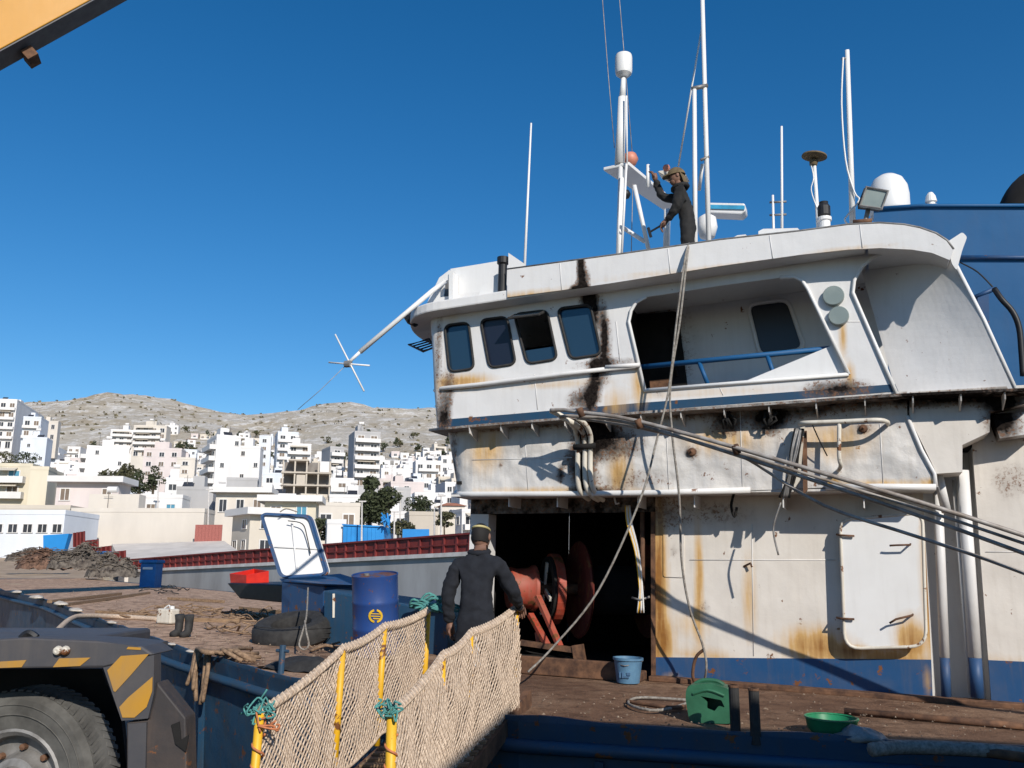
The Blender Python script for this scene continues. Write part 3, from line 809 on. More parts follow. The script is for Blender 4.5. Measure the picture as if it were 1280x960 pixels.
# ================================================================= the ship
ship = thing('trawler', 'white and blue working ship with fire-scorched wheelhouse and rusty brown deck', 'ship', ORG)
UPZ = Vector((0,0,1))
def uvs(pts, w): return [W(x, y, w) for x, y in pts]
def stain_uv(lst, w):
    out = []
    for kind, px, py, rx, ry, st in lst:
        u, v = W(px, py, w); u2, _ = W(px + rx, py, w); _, v2 = W(px, py - ry, w)
        out.append((kind, u, v, max(.01, abs(u2-u)), max(.01, abs(v2-v)), st))
    return out
ST = {
 'bridge': stain_uv([('soot',745,468,7,26,1.1),('soot',754,425,4.5,42,1.1),('soot',744,392,6,26,1.0),('soot',735,374,10,14,1.1),('soot',738,498,9,22,1.0),('soot',722,500,16,16,.55),('soot',760,440,7,50,.4),('soot',555,518,9,26,.95),('soot',562,480,10,20,.5),('soot',760,455,60,5,.6),
    ('soot',1045,486,45,12,.75),('soot',820,488,18,10,.35),('rust',575,478,40,10,.8),('rust',800,480,10,30,.7),('rust',770,505,16,22,.45),('rust',1053,420,4,28,.55),('rust',1062,470,8,20,.5),
    ('rust',565,420,10,55,.25),('rust',700,480,80,6,.3),('soot',548,440,6,60,.45),('rust',850,492,160,6,.3)], .5),
 'apron': stain_uv([('soot',746,546,26,24,1.0),('soot',780,556,28,20,.55),('soot',730,585,16,46,.9),('soot',712,575,12,20,.35),('soot',562,575,10,46,.5),('soot',600,534,60,8,.45),('soot',690,530,70,8,.4),('soot',908,530,22,15,.8),('soot',962,527,25,17,.9),
    ('soot',860,517,120,9,.5),('soot',1010,514,60,10,.55),('soot',1090,503,70,9,.5),('soot',1200,497,90,11,.85),('soot',865,565,9,9,.75),('soot',1080,535,10,7,.7),('soot',700,592,5,12,.7),('soot',1255,520,26,30,1.0),('soot',800,600,60,16,.3),('soot',625,580,5,6,.4),
    ('rust',605,562,26,28,.55),('rust',775,590,16,34,.6),('rust',905,548,60,22,.5),('rust',1040,550,60,28,.45),('rust',1042,606,8,10,1.1),('rust',1165,606,16,8,.9),('rust',1100,606,60,5,.6),('rust',700,612,130,4,.45),('soot',740,614,30,6,.8)], .5),
 'low': stain_uv([('rust',824,740,9,120,1.4),('rust',832,800,10,40,1.0),('rust',873,735,5,85,.85),('rust',866,780,22,20,.4),('rust',937,745,5,55,.85),('rust',1020,808,45,24,.9),('rust',1060,815,30,12,1.0),('rust',1162,740,9,110,1.1),('rust',1140,800,20,30,.9),
    ('rust',1110,822,60,10,.8),('rust',880,818,40,8,.5),('rust',960,600,200,10,.2),('soot',842,690,4,9,.35),('soot',880,760,10,14,.3),('rust',990,860,190,14,.8),('rust',850,850,40,16,.9),('soot',830,640,30,30,.4),('rust',1240,840,60,20,.5),('soot',1262,600,30,30,.35),('soot',900,640,60,24,.3)], 0),
 'fascia': stain_uv([('soot',726,342,4.5,28,1.5),('soot',724,361,11,6,1.3),('soot',733,350,5,16,.6),('rust',900,335,250,5,.3),('rust',650,370,90,5,.45),('rust',1060,312,70,4,.3)], .78),
 'passage': stain_uv([('soot',790,440,70,80,.8)], -.55),
 'band': stain_uv([('rust',840,850,14,10,.35),('soot',900,862,60,8,.35),('soot',1080,870,70,6,.35),('rust',1160,850,6,20,.3)], 0),
 'roof_end': [], None: []}
def stain(o, key, inv=None):
    me = o.data
    at_r = me.attributes.new('rust', 'FLOAT', 'POINT'); at_s = me.attributes.new('soot', 'FLOAT', 'POINT')
    L = ST[key]; r = []; s = []
    for p in me.vertices:
        q = Vector(p.co) - ORG; u, v = q.dot(SU), q.dot(SV); a = b = 0.0
        for k, cu, cv, ru, rv, st in L:
            du = (u-cu)/ru; dv = (v-cv)/rv; d2 = du*du + dv*dv
            if d2 < 2.2:
                f = st * math.exp(-1.15*d2)
                if k == 'rust': a = max(a, f)
                else: b = b + f*(1-b*.5)
        r.append(min(1, a)); s.append(min(1.1, b))
    at_r.data.foreach_set('value', r); at_s.data.foreach_set('value', s)
def subdiv(o, g, axes):
    bm = bmesh.new(); bm.from_mesh(o.data)
    for ax in axes:
        ds = [v.co.dot(ax) for v in bm.verts]
        d = min(ds) + g*.7
        while d < max(ds):
            bmesh.ops.bisect_plane(bm, geom=bm.verts[:] + bm.edges[:] + bm.faces[:], dist=1e-5, plane_co=ax*d, plane_no=ax)
            d += g
    bm.to_mesh(o.data); bm.free()
def panel(name, mat, uv, w, thick=.02, holes=(), key=None, g=.075, parent=None):
    """steel plate: outline (u, v) on the plane w, thickened inboard"""
    mb = MB().prism([S(u, w, v) for u, v in uv], SN*(-thick), [[S(u, w, v) for u, v in h] for h in holes])
    o = mb.build(name, mat, parent or ship)
    if key:
        subdiv(o, g, (SU, SV)); stain(o, key)
    return o
def pxpanel(name, mat, px, w, thick=.02, holes=(), key=None, g=.075, parent=None):
    return panel(name, mat, uvs(px, w), w, thick, [uvs(h, w) for h in holes], key, g, parent)
def sbox(name, mat, a, b, parent=None, bevel=0):
    return MB().box(a, b, 0, S).build(name, mat, parent or ship, bevel=bevel)
def stube(name, mat, pts, r, n=8, parent=None, k=0):
    """tube through (px, py, w) points"""
    P = [WP(*p) for p in pts]
    if k: P = bez(P, k)
    return MB().tube(P, r, n).build(name, mat, parent or ship, smooth=True)

# ---------------------------------------------------------------- hull and deck
edge_px = [(0,738),(30,745),(60,752),(100,768),(130,779),(160,790),(190,801),(220,812),(260,824),(300,835),(335,845),(370,853),(430,867),(500,880),(575,893),(650,903),(750,909),(850,915),(1000,925),(1140,934),(1280,942)]
edge = [D(x, y) for x, y in edge_px]
edge = [(edge[0][0]-9, edge[0][1]-7), (edge[0][0]-4, edge[0][1]-2.8)] + edge + [(7.5, 1.7), (13, .3)]
far = [(13, -9), (-6, -11), (-14, -13), (-22, -16.5), (-31, -20.5)]
deck_poly = [S(u, w, 0) for u, w in edge] + [S(u, w, 0) for u, w in far]
dk = MB().prism(deck_poly, SV*(-.03)).build('deck', M['deck'], ship)
subdiv(dk, .6, (SU, SN))
for v in dk.data.vertices:
    v.co += SV * (.018*noise.noise(v.co*.8))
ring = edge + far
mb = MB()
rows_ = [(0.02, .012), (.0, -.10), (-.02, -.24), (-.10, -1.2), (-.35, -3.2)]
vs = []; fs = []
nE = len(ring)
def outn(i):
    a = Vector(ring[i-1]); b = Vector(ring[(i+1) % nE]); d = (b-a).normalized()
    return Vector((-d.y, d.x))
sg = 1 if outn(10).y > 0 else -1
for off, vz in rows_:
    for i, (u, w) in enumerate(ring):
        n_ = outn(i)*sg
        vs.append(S(u + n_.x*(off+.03), w + n_.y*(off+.03), vz))
for j in range(len(rows_)-1):
    for i in range(nE):
        i2 = (i+1) % nE
        fs.append((j*nE+i, j*nE+i2, (j+1)*nE+i2, (j+1)*nE+i))
hull = mb.add(vs, fs).build('hull', M['navy_hull'], ship)
def edge_path(du, dv, i0=0, i1=None):
    return [S(u + (outn(i)*sg).x*du, w + (outn(i)*sg).y*du, dv) for i, (u, w) in enumerate(edge)][i0:i1]
MB().tube(bez(edge_path(.055, -.17), 3), .055, 8).build('rubbing_rail', M['navy_hull'], ship, smooth=True)
# gunwale: a low bent plate, ragged along its top, with lumps of old white foam and rope
gp = bez(edge_path(.0, 0), 4)
mb = MB()
rn = random.Random(4)
pr = None
for i, p in enumerate(gp):
    h = .05 + .035*noise.noise(p*1.7)
    cur = (p + SV*-.01, p + SV*h)
    if pr: 
        e = (cur[0]-pr[0]).cross(SV).normalized()*.015
        mb.hexa([pr[0]-e, cur[0]-e, cur[0]+e, pr[0]+e, pr[1]-e, cur[1]-e, cur[1]+e, pr[1]+e])
    pr = cur
mb.build('gunwale_plate', M['navy_hull'], ship)
# hull-side vertical weld straps
for (x, y) in ((160,790),(260,824),(750,909),(1000,925)):
    u, w = D(x, y); i = min(range(len(edge)), key=lambda k: abs(edge[k][0]-u)); n_ = outn(i)*sg
    MB().bar(S(u+n_.x*.045, w+n_.y*.045, -.25), S(u+n_.x*(-.03), w+n_.y*(-.03), -1.3), .07, .03, SN).build('weld_strap', M['navy_hull'], ship)

# ---------------------------------------------------------------- lower deckhouse
BT = lambda u: .25 + .0555*u            # top of the blue band
BB = lambda u: -.02
panel('lower_wall', M['white_low'], [(0,BT(0)),(2.87,BT(2.87)),(2.89,2.2),(0,2.2)], 0, .03, key='low')
panel('blue_band', M['blue'], [(0,BB(0)),(2.86,BB(0)),(2.87,BT(2.87)),(0,BT(0))], 0.002, .03, key='band')
uc0, uc1 = W(586, 700, 0)[0], W(609, 700, 0)[0]
hp = panel('header_plate', M['white'], [(uc0,1.86),(-.001,1.9),(-.001,2.2),(uc0,2.2)], 0, .03, key='low')
for d in hp.data.attributes['soot'].data: d.value = .62
sbox('door_post', M['white'], (uc0, -.25, 0), (uc1, .0, 1.86))
sbox('rusty_jamb', M['rust_steel'], (-.05, -.16, 0), (-.001, .025, 1.9))
# burnt-out room behind the opening
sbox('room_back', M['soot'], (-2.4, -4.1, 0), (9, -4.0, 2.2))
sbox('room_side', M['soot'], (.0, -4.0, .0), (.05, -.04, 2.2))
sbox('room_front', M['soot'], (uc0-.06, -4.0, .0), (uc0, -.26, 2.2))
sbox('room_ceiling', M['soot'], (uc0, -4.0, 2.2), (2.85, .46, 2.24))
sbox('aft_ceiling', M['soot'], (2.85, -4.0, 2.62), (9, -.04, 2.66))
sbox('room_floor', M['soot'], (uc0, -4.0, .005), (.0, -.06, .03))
# sill in front of the opening: stepped rusty coaming
mb = MB()
a0, b0 = D(645, 822, .12), D(812, 850, .12)
MB().box((-1.9, .02, -.0), (-.1, .30, .10), 0, S).build('sill', M['rust_steel'], ship, bevel=.015)
MB().box((-2.0, .30, -.0), (-.25, .36, .20), 0, S).build('sill_plate', M['rust_steel'], ship, bevel=.01)
# right-hand recess and the wall beyond it
ur = W(1226, 700, 0)[0]
sbox('recess_back', M['white'], (2.87, -.55, -.02), (ur, -.5, 2.6))
sbox('recess_side', M['white'], (2.85, -.5, -.02), (2.868, -.032, 2.2))
sbox('recess_side', M['white'], (ur, -.5, -.02), (ur+.02, -.032, 2.6))
panel('aft_wall', M['white_low'], [(ur,BT(ur)),(9,BT(ur)+.1),(9,3.1),(ur,3.1)], 0, .03, key='low', g=.15)
panel('blue_band', M['blue'], [(ur,BB(0)),(9,BB(0)),(9,BT(ur)+.1),(ur,BT(ur))], .002, .03, key='band', g=.15)
for px_t, px_b, r, w in ((1171, 1183, .048, .0), (1203, 1222, .062, .03)):
    ft = W(px_b, 872, w); tp = W(px_t, 588, w); md = W(px_b - 3*(px_b-px_t)/17, 822, w)
    o = MB().tube([S(md[0], w, md[1]), S(tp[0], w, tp[1])], r, 12).build('drain_pipe', M['white'], ship, smooth=True)
    MB().tube([S(ft[0], w, ft[1]), S(md[0], w, md[1] - .001)], r, 12).build('pipe_foot', M['blue'], o, smooth=True)
stube('recess_stiffener', M['white'], [(1192,600,-.1),(1213,868,-.1)], .02)
# plates and fittings on the lower wall
panel('access_plate', M['white_low'], rounded(uvs([(829,661),(855,661),(855,722),(829,721)], .012), .03), .012, .012, key='low')
stube('lug', M['rust_steel'], [(930,708,.0),(938,704,.06),(940,709,.06)], .012, 6)
stube('hook', M['soot'], [(918,615,.25),(914,632,.25),(918,646,.25),(921,634,.25)], .016, 6, k=4)

# weathertight door hanging open against the wall
door = panel('door', M['white_clean'], rounded(uvs([(1050,650),(1153,641),(1158,808),(1056,811)], .16), [.12,.12,.16,.16]), .16, .055, key='low', g=.06)
tl = [S(u, .155, v) for u, v in rounded(uvs([(1050,650),(1153,641),(1158,808),(1056,811)], .16), [.12,.12,.16,.16])]
MB().tube(tl, .018, 6, closed=True).build('door_edge', M['cream_pipe'], door, smooth=True)
for y in (668, 772):
    stube('hinge', M['rust_steel'], [(1046,y,.10),(1050,y+1,.19),(1068,y+2,.19)], .012, 6, door)
for (x0,y0,x1,y1) in ((1138,681,1112,682),(1141,769,1112,779)):
    stube('dog_handle', M['rust_steel'], [(x0,y0-1,.17),(x0,y0,.26),(x1+8,(y0+y1)/2,.26),(x1,y1,.25)], .011, 6, door)
sbox('door_stop', M['rust_steel'], (2.83, 0, 1.25), (2.87, .05, 1.36))

# ---------------------------------------------------------------- apron plating above the lower wall
ap_l = [(590,531),(700,521),(800,513),(938,503),(1050,495),(1134,489),(1134,521),(1170,608),(1040,609),(940,613),(820,616),(700,617),(590,617)]
apx = pxpanel('apron_plate', M['white_dented'], ap_l, .5, .015, key='apron', g=.06)
def corner(name, mat, w_side, pts, w_in=-5.5, rad=.3, key=None, thick=.0):
    """side plate rolled round the front corner; pts: (px where the side plate ends, py, px of the front silhouette)"""
    mb = MB(); rows = []
    for px_s, py, px_f in pts:
        u0, v0 = W(px_s, py, w_side)
        uf, vf = W(px_f, py, w_side - rad*.6)
        r_ = min(rad, u0-uf+.02)
        row = [S(u0, w_side, v0)]
        for k in range(1, 9):
            a = math.pi/2*k/8
            row.append(S(u0 - (u0-uf)*math.sin(a), w_side - rad*(1-math.cos(a)), v0))
        row += [S(uf - .05, w_side - rad - .6, v0), S(uf - .16, w_side - rad - 1.6, v0), S(uf-.2, w_in/2, v0), S(uf, w_in, v0)]
        rows.append(row)
    n = len(rows[0])
    R2 = []
    for a, b in zip(rows, rows[1:]):
        for k in range(6): R2.append([p.lerp(q, k/6) for p, q in zip(a, b)])
    R2.append(rows[-1])
    mb.add([p for r_ in R2 for p in r_], [(j*n+i, j*n+i+1, (j+1)*n+i+1, (j+1)*n+i) for j in range(len(R2)-1) for i in range(n-1)])
    o = mb.build(name, mat, ship, smooth=True)
    if key: stain(o, key)
    return o
corner('apron_front', M['white_dented'], .499, [(590,531,556), (590,617,571)], key='apron')
stube('lip', M['white'], [(570,616,.3),(576,618,.46),(590,618,.52),(700,617.5,.52),(820,616,.52),(938,612.5,.52)], .034, 10)
stube('lip', M['white'], [(1032,609,.52),(1100,608.5,.52),(1170,609,.52)], .034, 10)
ul, ur_ = W(572, 617, .3)[0], W(1170, 608, .5)[0]
mb = MB()
for a, b in ((ul, -.0), (0, ur_)):
    mb.hexa([S(a,-.05,2.075+.012*a), S(b,-.05,2.075+.012*b), S(b,.49,2.075+.012*b), S(a,.49,2.075+.012*a), S(a,-.05,2.10+.012*a), S(b,-.05,2.10+.012*b), S(b,.49,2.10+.012*b), S(a,.49,2.10+.012*a)])
mb.build('apron_soffit', M['white_dented'], ship)
for x in (640, 700, 800, 870, 980, 1080):
    u = W(x, 625, .3)[0]
    sbox('soffit_knee', M['white'], (u-.006, .01, 1.93), (u+.006, .40, 2.07))
# knuckle rib and stepped plating towards the stern
stube('knuckle_rib', M['white'], [(1134,520,.51),(1152,563,.51),(1168,592,.51),(1170,609,.51)], .022, 6)
pxpanel('stepped_plate', M['white_low'], [(1137,490),(1300,480),(1300,500),(1252,512),(1238,514),(1237,540),(1203,556),(1203,590),(1171,592),(1137,522)], .5, .48, key='apron')
pxpanel('burnt_bracket', M['white'], [(1240,520),(1300,508),(1300,540),(1250,548)], .3, .29, key='apron')
stube('white_post', M['white'], [(1172,592,.3),(1183,640,.15)], .05, 8)

# upper deck edge, burnt, with its brackets
de = [(536,536,.35),(556,534,.72),(600,530,.78),(800,514,.78),(1040,497.5,.78),(1120,492,.78),(1300,484,.78)]
mb = MB()
P = [(S(W(x,y,w)[0], w, W(x,y,w)[1]), S(W(x,y,w)[0], -.3, W(x,y,w)[1])) for x, y, w in de]
for (a, ai), (b, bi) in zip(P, P[1:]):
    dn = SV*.028
    mb.hexa([ai-dn, bi-dn, b-dn, a-dn, ai, bi, b, a])
o = mb.build('upper_deck_edge', M['white_dented'], ship)
subdiv(o, .15, (SU,)); stain(o, None)
for i, d in enumerate(o.data.attributes['soot'].data):
    u = (o.data.vertices[i].co - ORG).dot(SU); d.value = .42 + .35*noise.noise(Vector((u*1.1, 0, 2))) + (.3 if u > 2 else 0)
for x in (586, 625, 664, 705, 755, 800, 850, 904, 960, 1019, 1080, 1140, 1200, 1255):
    y = lerp_tab([(d[0], d[1]) for d in de], x)
    u, v = W(x, y, .76)
    MB().prism([S(u, .5, v-.03), S(u, .76, v-.03), S(u, .74, v-.10), S(u, .5, v-.17)], SU*.012).build('bracket', M['white_dented'], ship)

# ---------------------------------------------------------------- wheelhouse
HW = .5
WIN_PX = [[(556,407),(586,403),(593,461),(562,465)], [(601,400),(634,396),(645,455),(612,460)], [(643,393),(684,388),(697,449),(659,455)], [(697,386),(738,381),(752,443),(713,449)]]
O1 = [(786,402),(789,388),(796,377),(808,371),(830,368),(900,357),(975,347),(993,346),(1003,351),(1010,362),(1060,467),(806,487)]
wall_px = [(548,527),(640,520),(800,506),(1000,490),(1122,482),(1122,494),(1096,434),(1066,366),(1068,350),(1077,334),(1090,322),(1110,314),(1112,303),(1000,312),(760,342),(548,372)]
wall_px[0:6] = [(548,525),(640,517.5),(760,507),(800,503.5),(1000,489),(1119,480)]
holes = [rounded(uvs(p, HW), .09) for p in WIN_PX] + [uvs(O1, HW)]
panel('wheelhouse_wall', M['white'], uvs(wall_px, HW), HW, .02, holes, 'bridge', .065)
pxpanel('blue_strip', M['blue_strip'], [(548,525),(640,517.5),(760,507),(800,503.5),(1000,489),(1119,480),(1123,489),(1000,499),(800,514),(640,527),(548,535)], HW+.002, .02, key='bridge')
corner('wheelhouse_front', M['white'], HW-.001, [(548,535,549), (548,485,543), (548,440,540.5), (548,395,537)], rad=.28, key='bridge')
stube('belt_ledge', M['white'], [(544,488,.15),(546,487,.38),(553,485.5,.52),(600,480.5,.545),(700,468,.545),(797,457,.545)], .028, 8)
for i, p in enumerate(WIN_PX):
    uvp = rounded(uvs(p, HW), .09)
    P3 = [S(u, HW+.008, v) for u, v in uvp]
    wn = MB().tube(P3, .017, 6, closed=True).build('window', M['rubber'], ship, smooth=True)
    if i != 2:
        panel('pane', M['glass'] if i != 1 else M['glass_dark'], uvp, HW-.022, .008, parent=wn)
    else:
        (u0,v0),(u1,v1),(u2,v2),(u3,v3) = uvs(p, HW)
        panel('pane', M['glass'], rounded([(u3+(u0-u3)*.27,v3+(v0-v3)*.27),(u2+(u1-u2)*.27,v2+(v1-v2)*.27),(u2,v2),(u3,v3)], [.02,.02,.08,.08]), HW-.022, .008, parent=wn)
        # top-hung sash swung outwards
        a, b = S(u0+.02, HW+.03, v0-.02), S(u1-.02, HW+.03, v1-.02); k = SN*.22 - SV*.10
        MB().tube([a, a+k, b+k, b], .018, 6, closed=True).build('sash', M['rubber'], wn)
        MB().prism([a, b, b+k, a+k], SV*.008).build('sash_glass', M['glass'], wn)
# narrow window on the rolled corner
mb = MB()
fr_pts = [(541.5,420),(547,416),(551,460),(546,468)]
P3 = [WP(x, y, .40) for x, y in fr_pts]
wn = MB().tube(P3, .025, 6, closed=True).build('window', M['rubber'], ship, smooth=True)
MB().prism(P3, SN*-.01).build('pane', M['glass'], wn)
# sunshade bracket on the front
sb = [WP(511,431,.0), WP(536,424,.1), WP(543,434,.35), WP(529,439,.2)]
mb = MB().tube(sb, .02, 5, closed=True)
for k in range(1, 4): mb.tube([sb[0].lerp(sb[3], k/4), sb[1].lerp(sb[2], k/4)], .012, 5)
mb.build('sunshade_frame', M['black_paint'], ship)
# interior partitions seen through the open sash
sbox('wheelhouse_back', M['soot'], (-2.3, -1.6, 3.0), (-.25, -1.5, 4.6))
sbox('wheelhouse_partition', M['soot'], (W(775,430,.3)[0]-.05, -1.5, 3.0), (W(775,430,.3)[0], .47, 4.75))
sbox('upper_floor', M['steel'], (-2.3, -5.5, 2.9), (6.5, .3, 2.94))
# passage behind the big side opening
iw = -.55
inw = pxpanel('inner_wall', M['white'], [(760,350),(1110,300),(1110,520),(760,530)], iw, .03, [rounded([(934,381),(985,374),(1006,437),(950,446)], 11)], key='passage')
wp_ = rounded(uvs([(934,381),(985,374),(1006,437),(950,446)], iw), .12)
wn = MB().tube([S(u, iw+.01, v) for u, v in wp_], .03, 6, closed=True).build('window', M['white'], ship, smooth=True)
panel('pane', M['glass_dark'], wp_, iw-.012, .01, parent=wn)
pxpanel('burnt_door', M['soot'], rounded([(778,396),(847,388),(860,490),(786,500)], 8), iw+.03, .028)
stube('door_rim', M['soot'], [(838,410,iw+.03),(843,440,iw+.05),(846,470,iw+.05)], .02, 6)
pxpanel('fire_scorch_board', M['rust_steel'], [(812,476),(836,473),(838,486),(813,488)], iw+.10, .02)
pxpanel('sunlit_patch_plate', M['white_clean'], [(918,482),(1062,469),(1044,430)], HW-.035, .012)  # added pale triangle, shaped like a patch of sunlight in the opening's corner
# trims round both openings
o1l = [(806,488),(786,402),(789,388),(796,377),(808,371)]; o1r = [(975,347),(993,346),(1003,351),(1010,362),(1061,468)]
for pts in (o1l, o1r, [(805,488),(930,478),(1061,468)]):
    stube('opening_trim', M['white_clean'], [(x, y, HW+.012) for x, y in pts], .022, 6)
stube('opening_trim', M['white_clean'], [(x, y, HW+.012) for x, y in ((1122,495),(1096,435),(1066,366),(1068,350),(1077,334),(1090,322),(1110,314))], .022, 6)
stube('hand_rail', M['blue_clean'], [(800,459,.40),(920,447,.40),(1046,435,.40)], .032, 8)
for a, b in (((874,453,.40),(885,481,.42)), ((959,444,.40),(969,474,.42))):
    stube('rail_post', M['blue_clean'], [a, b], .026, 8)
stube('rail_stub', M['white'], [(757,459,.56),(800,456,.56)], .026, 8)
for x, y, r in ((1042,371,.112), (1048.5,396,.106)):
    u, v = W(x, y, HW)
    MB().lathe([(0,0),(r,0),(r,.05),(r*.93,.062),(0,.062)], S(u, HW+.001, v), SN, 28).build('vent_cover', M['lamp_grey'], ship)
# angled screen behind the aft opening
A_, B_, C_, D_ = WP(1122,496,.30), WP(1268,486,.49), WP(1190,318,.49), WP(1072,318,-.15)
mb = MB().grid(lambda a, b: A_.lerp(B_, a).lerp(D_.lerp(C_, a), b), 16, 16)
o = mb.build('aft_screen', M['white'], ship); 
so_ = o.modifiers.new('solid', 'SOLIDIFY'); so_.thickness = .02
stube('screen_edge', M['white_clean'], [(1188,318,.50),(1230,400,.50),(1270,488,.50)], .022, 6)

# ---------------------------------------------------------------- roof
RV = lambda u: 4.525 + .058*u
uT = W(512, 401, .0)[0]
plan = rounded([(uT, -.05), (uT + .42, .775), (2.45, .775), (2.45, -6), (uT, -6)], [.7,.55,0,0,.6], 8)
plan = [(u, w) for u, w in plan]
mb = MB()
n = len(plan)
low = [S(u, w, RV(u)) for u, w in plan]; hi = [S(u, w, RV(u) + .13) for u, w in plan]
mb.add(low + hi, [tuple(range(n)), tuple(range(n, 2*n))] + [(i, (i+1) % n, (i+1) % n + n, i + n) for i in range(n)])
rf = mb.build('roof_slab', M['white'], ship, bevel=.02)
fasc = [(634,371.5),(700,363),(760,354.5),(830,343.5),(900,332.5),(1000,318.5),(1060,312),(1100,310),(1140,312),(1165,316),(1187,325),(1192,312),(1184,301),(1170,292),(1150,285),(1130,281),(1100,279),(1060,281),(1000,289),(900,300),(775,318),(634,337)]
pxpanel('roof_fascia', M['white'], fasc, .795, .03, key='fascia')
pxpanel('roof_end', M['white'], [(1085,309),(1100,309.5),(1140,311.5),(1165,315.5),(1186,324),(1190,312),(1182,302),(1168,293),(1150,286.5),(1130,283),(1100,281),(1085,281.5)], .76, 4.5)
stube('roof_rim', M['steel'], [(x, y-.5, .79) for x, y in ((634,337),(775,318),(900,300),(1000,289),(1060,281),(1100,279),(1130,281),(1150,285),(1170,292),(1184,301),(1192,312))], .012, 5)
pxpanel('roof_parapet', M['white_clean'], [(563,336),(600,330),(636,324),(636,372),(564,382)], .45, .02)
pxpanel('parapet_fin', M['white_clean'], [(561,337),(566,340),(566,382),(561,382)], .62, .15)
pxpanel('parapet_fin', M['white_clean'], [(635.5,316),(656,330),(656,337),(635.5,340)], .74, .02)
pxpanel('front_wing_plate', M['white_clean'], [(527,393),(549,347),(561,338),(561,349),(556,352),(553,384)], .38, .02)
pxpanel('front_wing_back', M['steel'], [(546,384),(550,352),(562,345),(564,382)], .2, .02)
# quarter-round knee in front of the parapet
pxpanel('parapet_knee', M['white_clean'], [(596,374),(602,360),(612,348),(622,342),(622,369)], .62, .02)
pxpanel('fin_aft', M['white_clean'], rounded([(1183,303),(1203,290),(1209,296),(1203,312),(1196,338),(1190,330)], 3), .74, .03)
hn = MB().lathe([(0,0),(.055,0),(.055,.36),(.075,.38),(.075,.46),(.03,.47),(0,.47)], S(*(lambda q: (q[0], .7, q[1]))(W(627.5, 366, .7))), SV, 14).build('horn', M['black_paint'], ship)
# black float lamp under the front corner
MB().lathe([(0,-.13),(.06,-.11),(.085,0),(.06,.10),(0,.12)], WP(515, 399, .35), SU*.6 + SV*-.5, 12).build('corner_lamp', M['black_paint'], ship)
# deck hatches on the roof, seen edge-on
for (x0, y0, x1, y1) in ((916,296,936,299), (948,288,1001,295)):
    pxpanel('roof_hatch', M['white_clean'], [(x0,y0+1),(x0+6,y0-2),(x1-4,y0-3),(x1,y0+1),(x1,y1+8),(x0,y1+8)], .1, .5)

# ---------------------------------------------------------------- funnel casing
fc = pxpanel('funnel_casing', M['blue_clean'], [(1092,262),(1150,258),(1245,257.5),(1330,258),(1330,560),(1092,560)], -1.6, 3.0)
stube('casing_rim', M['blue_clean'], [(1092,261,-1.58),(1150,257,-1.58),(1330,257,-1.58)], .025, 6)
stube('casing_rib', M['blue'], [(1190,322,-1.58),(1330,322,-1.58)], .03, 6)
stube('casing_stiffener', M['blue'], [(1218,372,-1.4),(1243,361,-1.4)], .03, 6)
pxpanel('casing_box', M['blue'], [(1222,372),(1236,367),(1238,470),(1226,470)], -1.3, .3)
stube('casing_hose', M['black_paint'], [(1243,361,-1.35),(1252,374,-1.3),(1266,390,-1.3),(1274,410,-1.3),(1277,440,-1.3),(1279,470,-1.3)], .035, 8, k=4)
stube('casing_hose_wire', M['black_paint'], [(1200,328,-1.5),(1222,340,-1.45),(1243,361,-1.4)], .01, 5, k=4)
stube('exhaust_cowl', M['soot'], [(1276,310,-2.4),(1281,272,-2.4),(1298,244,-2.4),(1332,232,-2.4),(1372,231,-2.4)], .35, 22, k=5)
bc = W(1164, 256, -1.9)
MB().lathe([(0,0),(.09,0),(.10,.03),(.05,.05),(.05,.08),(.075,.09),(.06,.17),(.03,.22),(0,.23)], S(bc[0], -1.9, bc[1]-.05), SV, 14).build('beacon', M['white_clean'], ship)

# ---------------------------------------------------------------- mast and antennas on the roof
def pole(name, px0, py0, px1, py1, w, r, mat='white_clean', parent=None, down=.55, n=10, taper=.8):
    a, b = WP(px0, py0, w), WP(px1, py1, w)
    if down: a = a + (a-b).normalized()*down
    return MB().tube([a, b], [r, r*taper], n).build(name, M[mat], parent or ship, smooth=True)
MW = -1.0
mast = pole('radar_mast', 774, 320, 777, 200, MW, .052, down=.9)
pole('upper_mast', 774.5, 205, 778, 122, MW, .072, parent=mast, down=0, taper=.85)
pole('mast_head', 778, 124, 779.5, 92, MW, .05, parent=mast, down=0, taper=.6)
u_, v_ = W(779.5, 95, MW)
rdm = MB().lathe([(0,-.02),(.06,-.02),(.115,.03),(.125,.08),(.125,.29),(.115,.33),(.07,.35),(0,.355)], S(u_, MW, v_), SV, 22).build('radome', M['white_clean'], mast, smooth=False)
smooth_angle(rdm)
pole('mast_stay_pole', 783, 120, 784, 212, MW+.1, .014, parent=mast, down=0)
# spreader board: long plate running from the mast towards the bow side
vsp = W(768, 211, MW)[1]
MB().prism([DP(x, y, vsp) for x, y in ((754,213),(786,206),(848,258),(830,263))], SV*.05).build('spreader_board', M['white_clean'], mast, bevel=.012)
for a, b, r in (((793,232,MW),(812,318,MW),.03), ((776,283,MW),(806,302,MW),.03), ((783,205,MW+.2),(777,320,MW+.2),.017), ((834,262,MW+.1),(833,312,MW+.1),.045), ((775,240,MW+.2),(772,320,MW+.2),.012)):
    stube('mast_strut', M['white_clean'], [a, b], r, 8, mast)
for x, y, r, mt in ((788,199,.115,'orange_light'), (782,243,.075,'black_paint'), (833,210,.055,'orange_light')):
    u_, v_ = W(x, y, MW-.25)
    MB().lathe([(0,-r),(r*.7,-r*.7),(r,0),(r*.7,r*.7),(0,r)], S(u_, MW-.25, v_), SV, 16).build('signal_lamp', M[mt], mast, smooth=True)
pxpanel('lamp_shelf', M['cream_pipe'], [(822,214),(848,210),(858,219),(836,222)], MW-.4, .25, parent=mast)
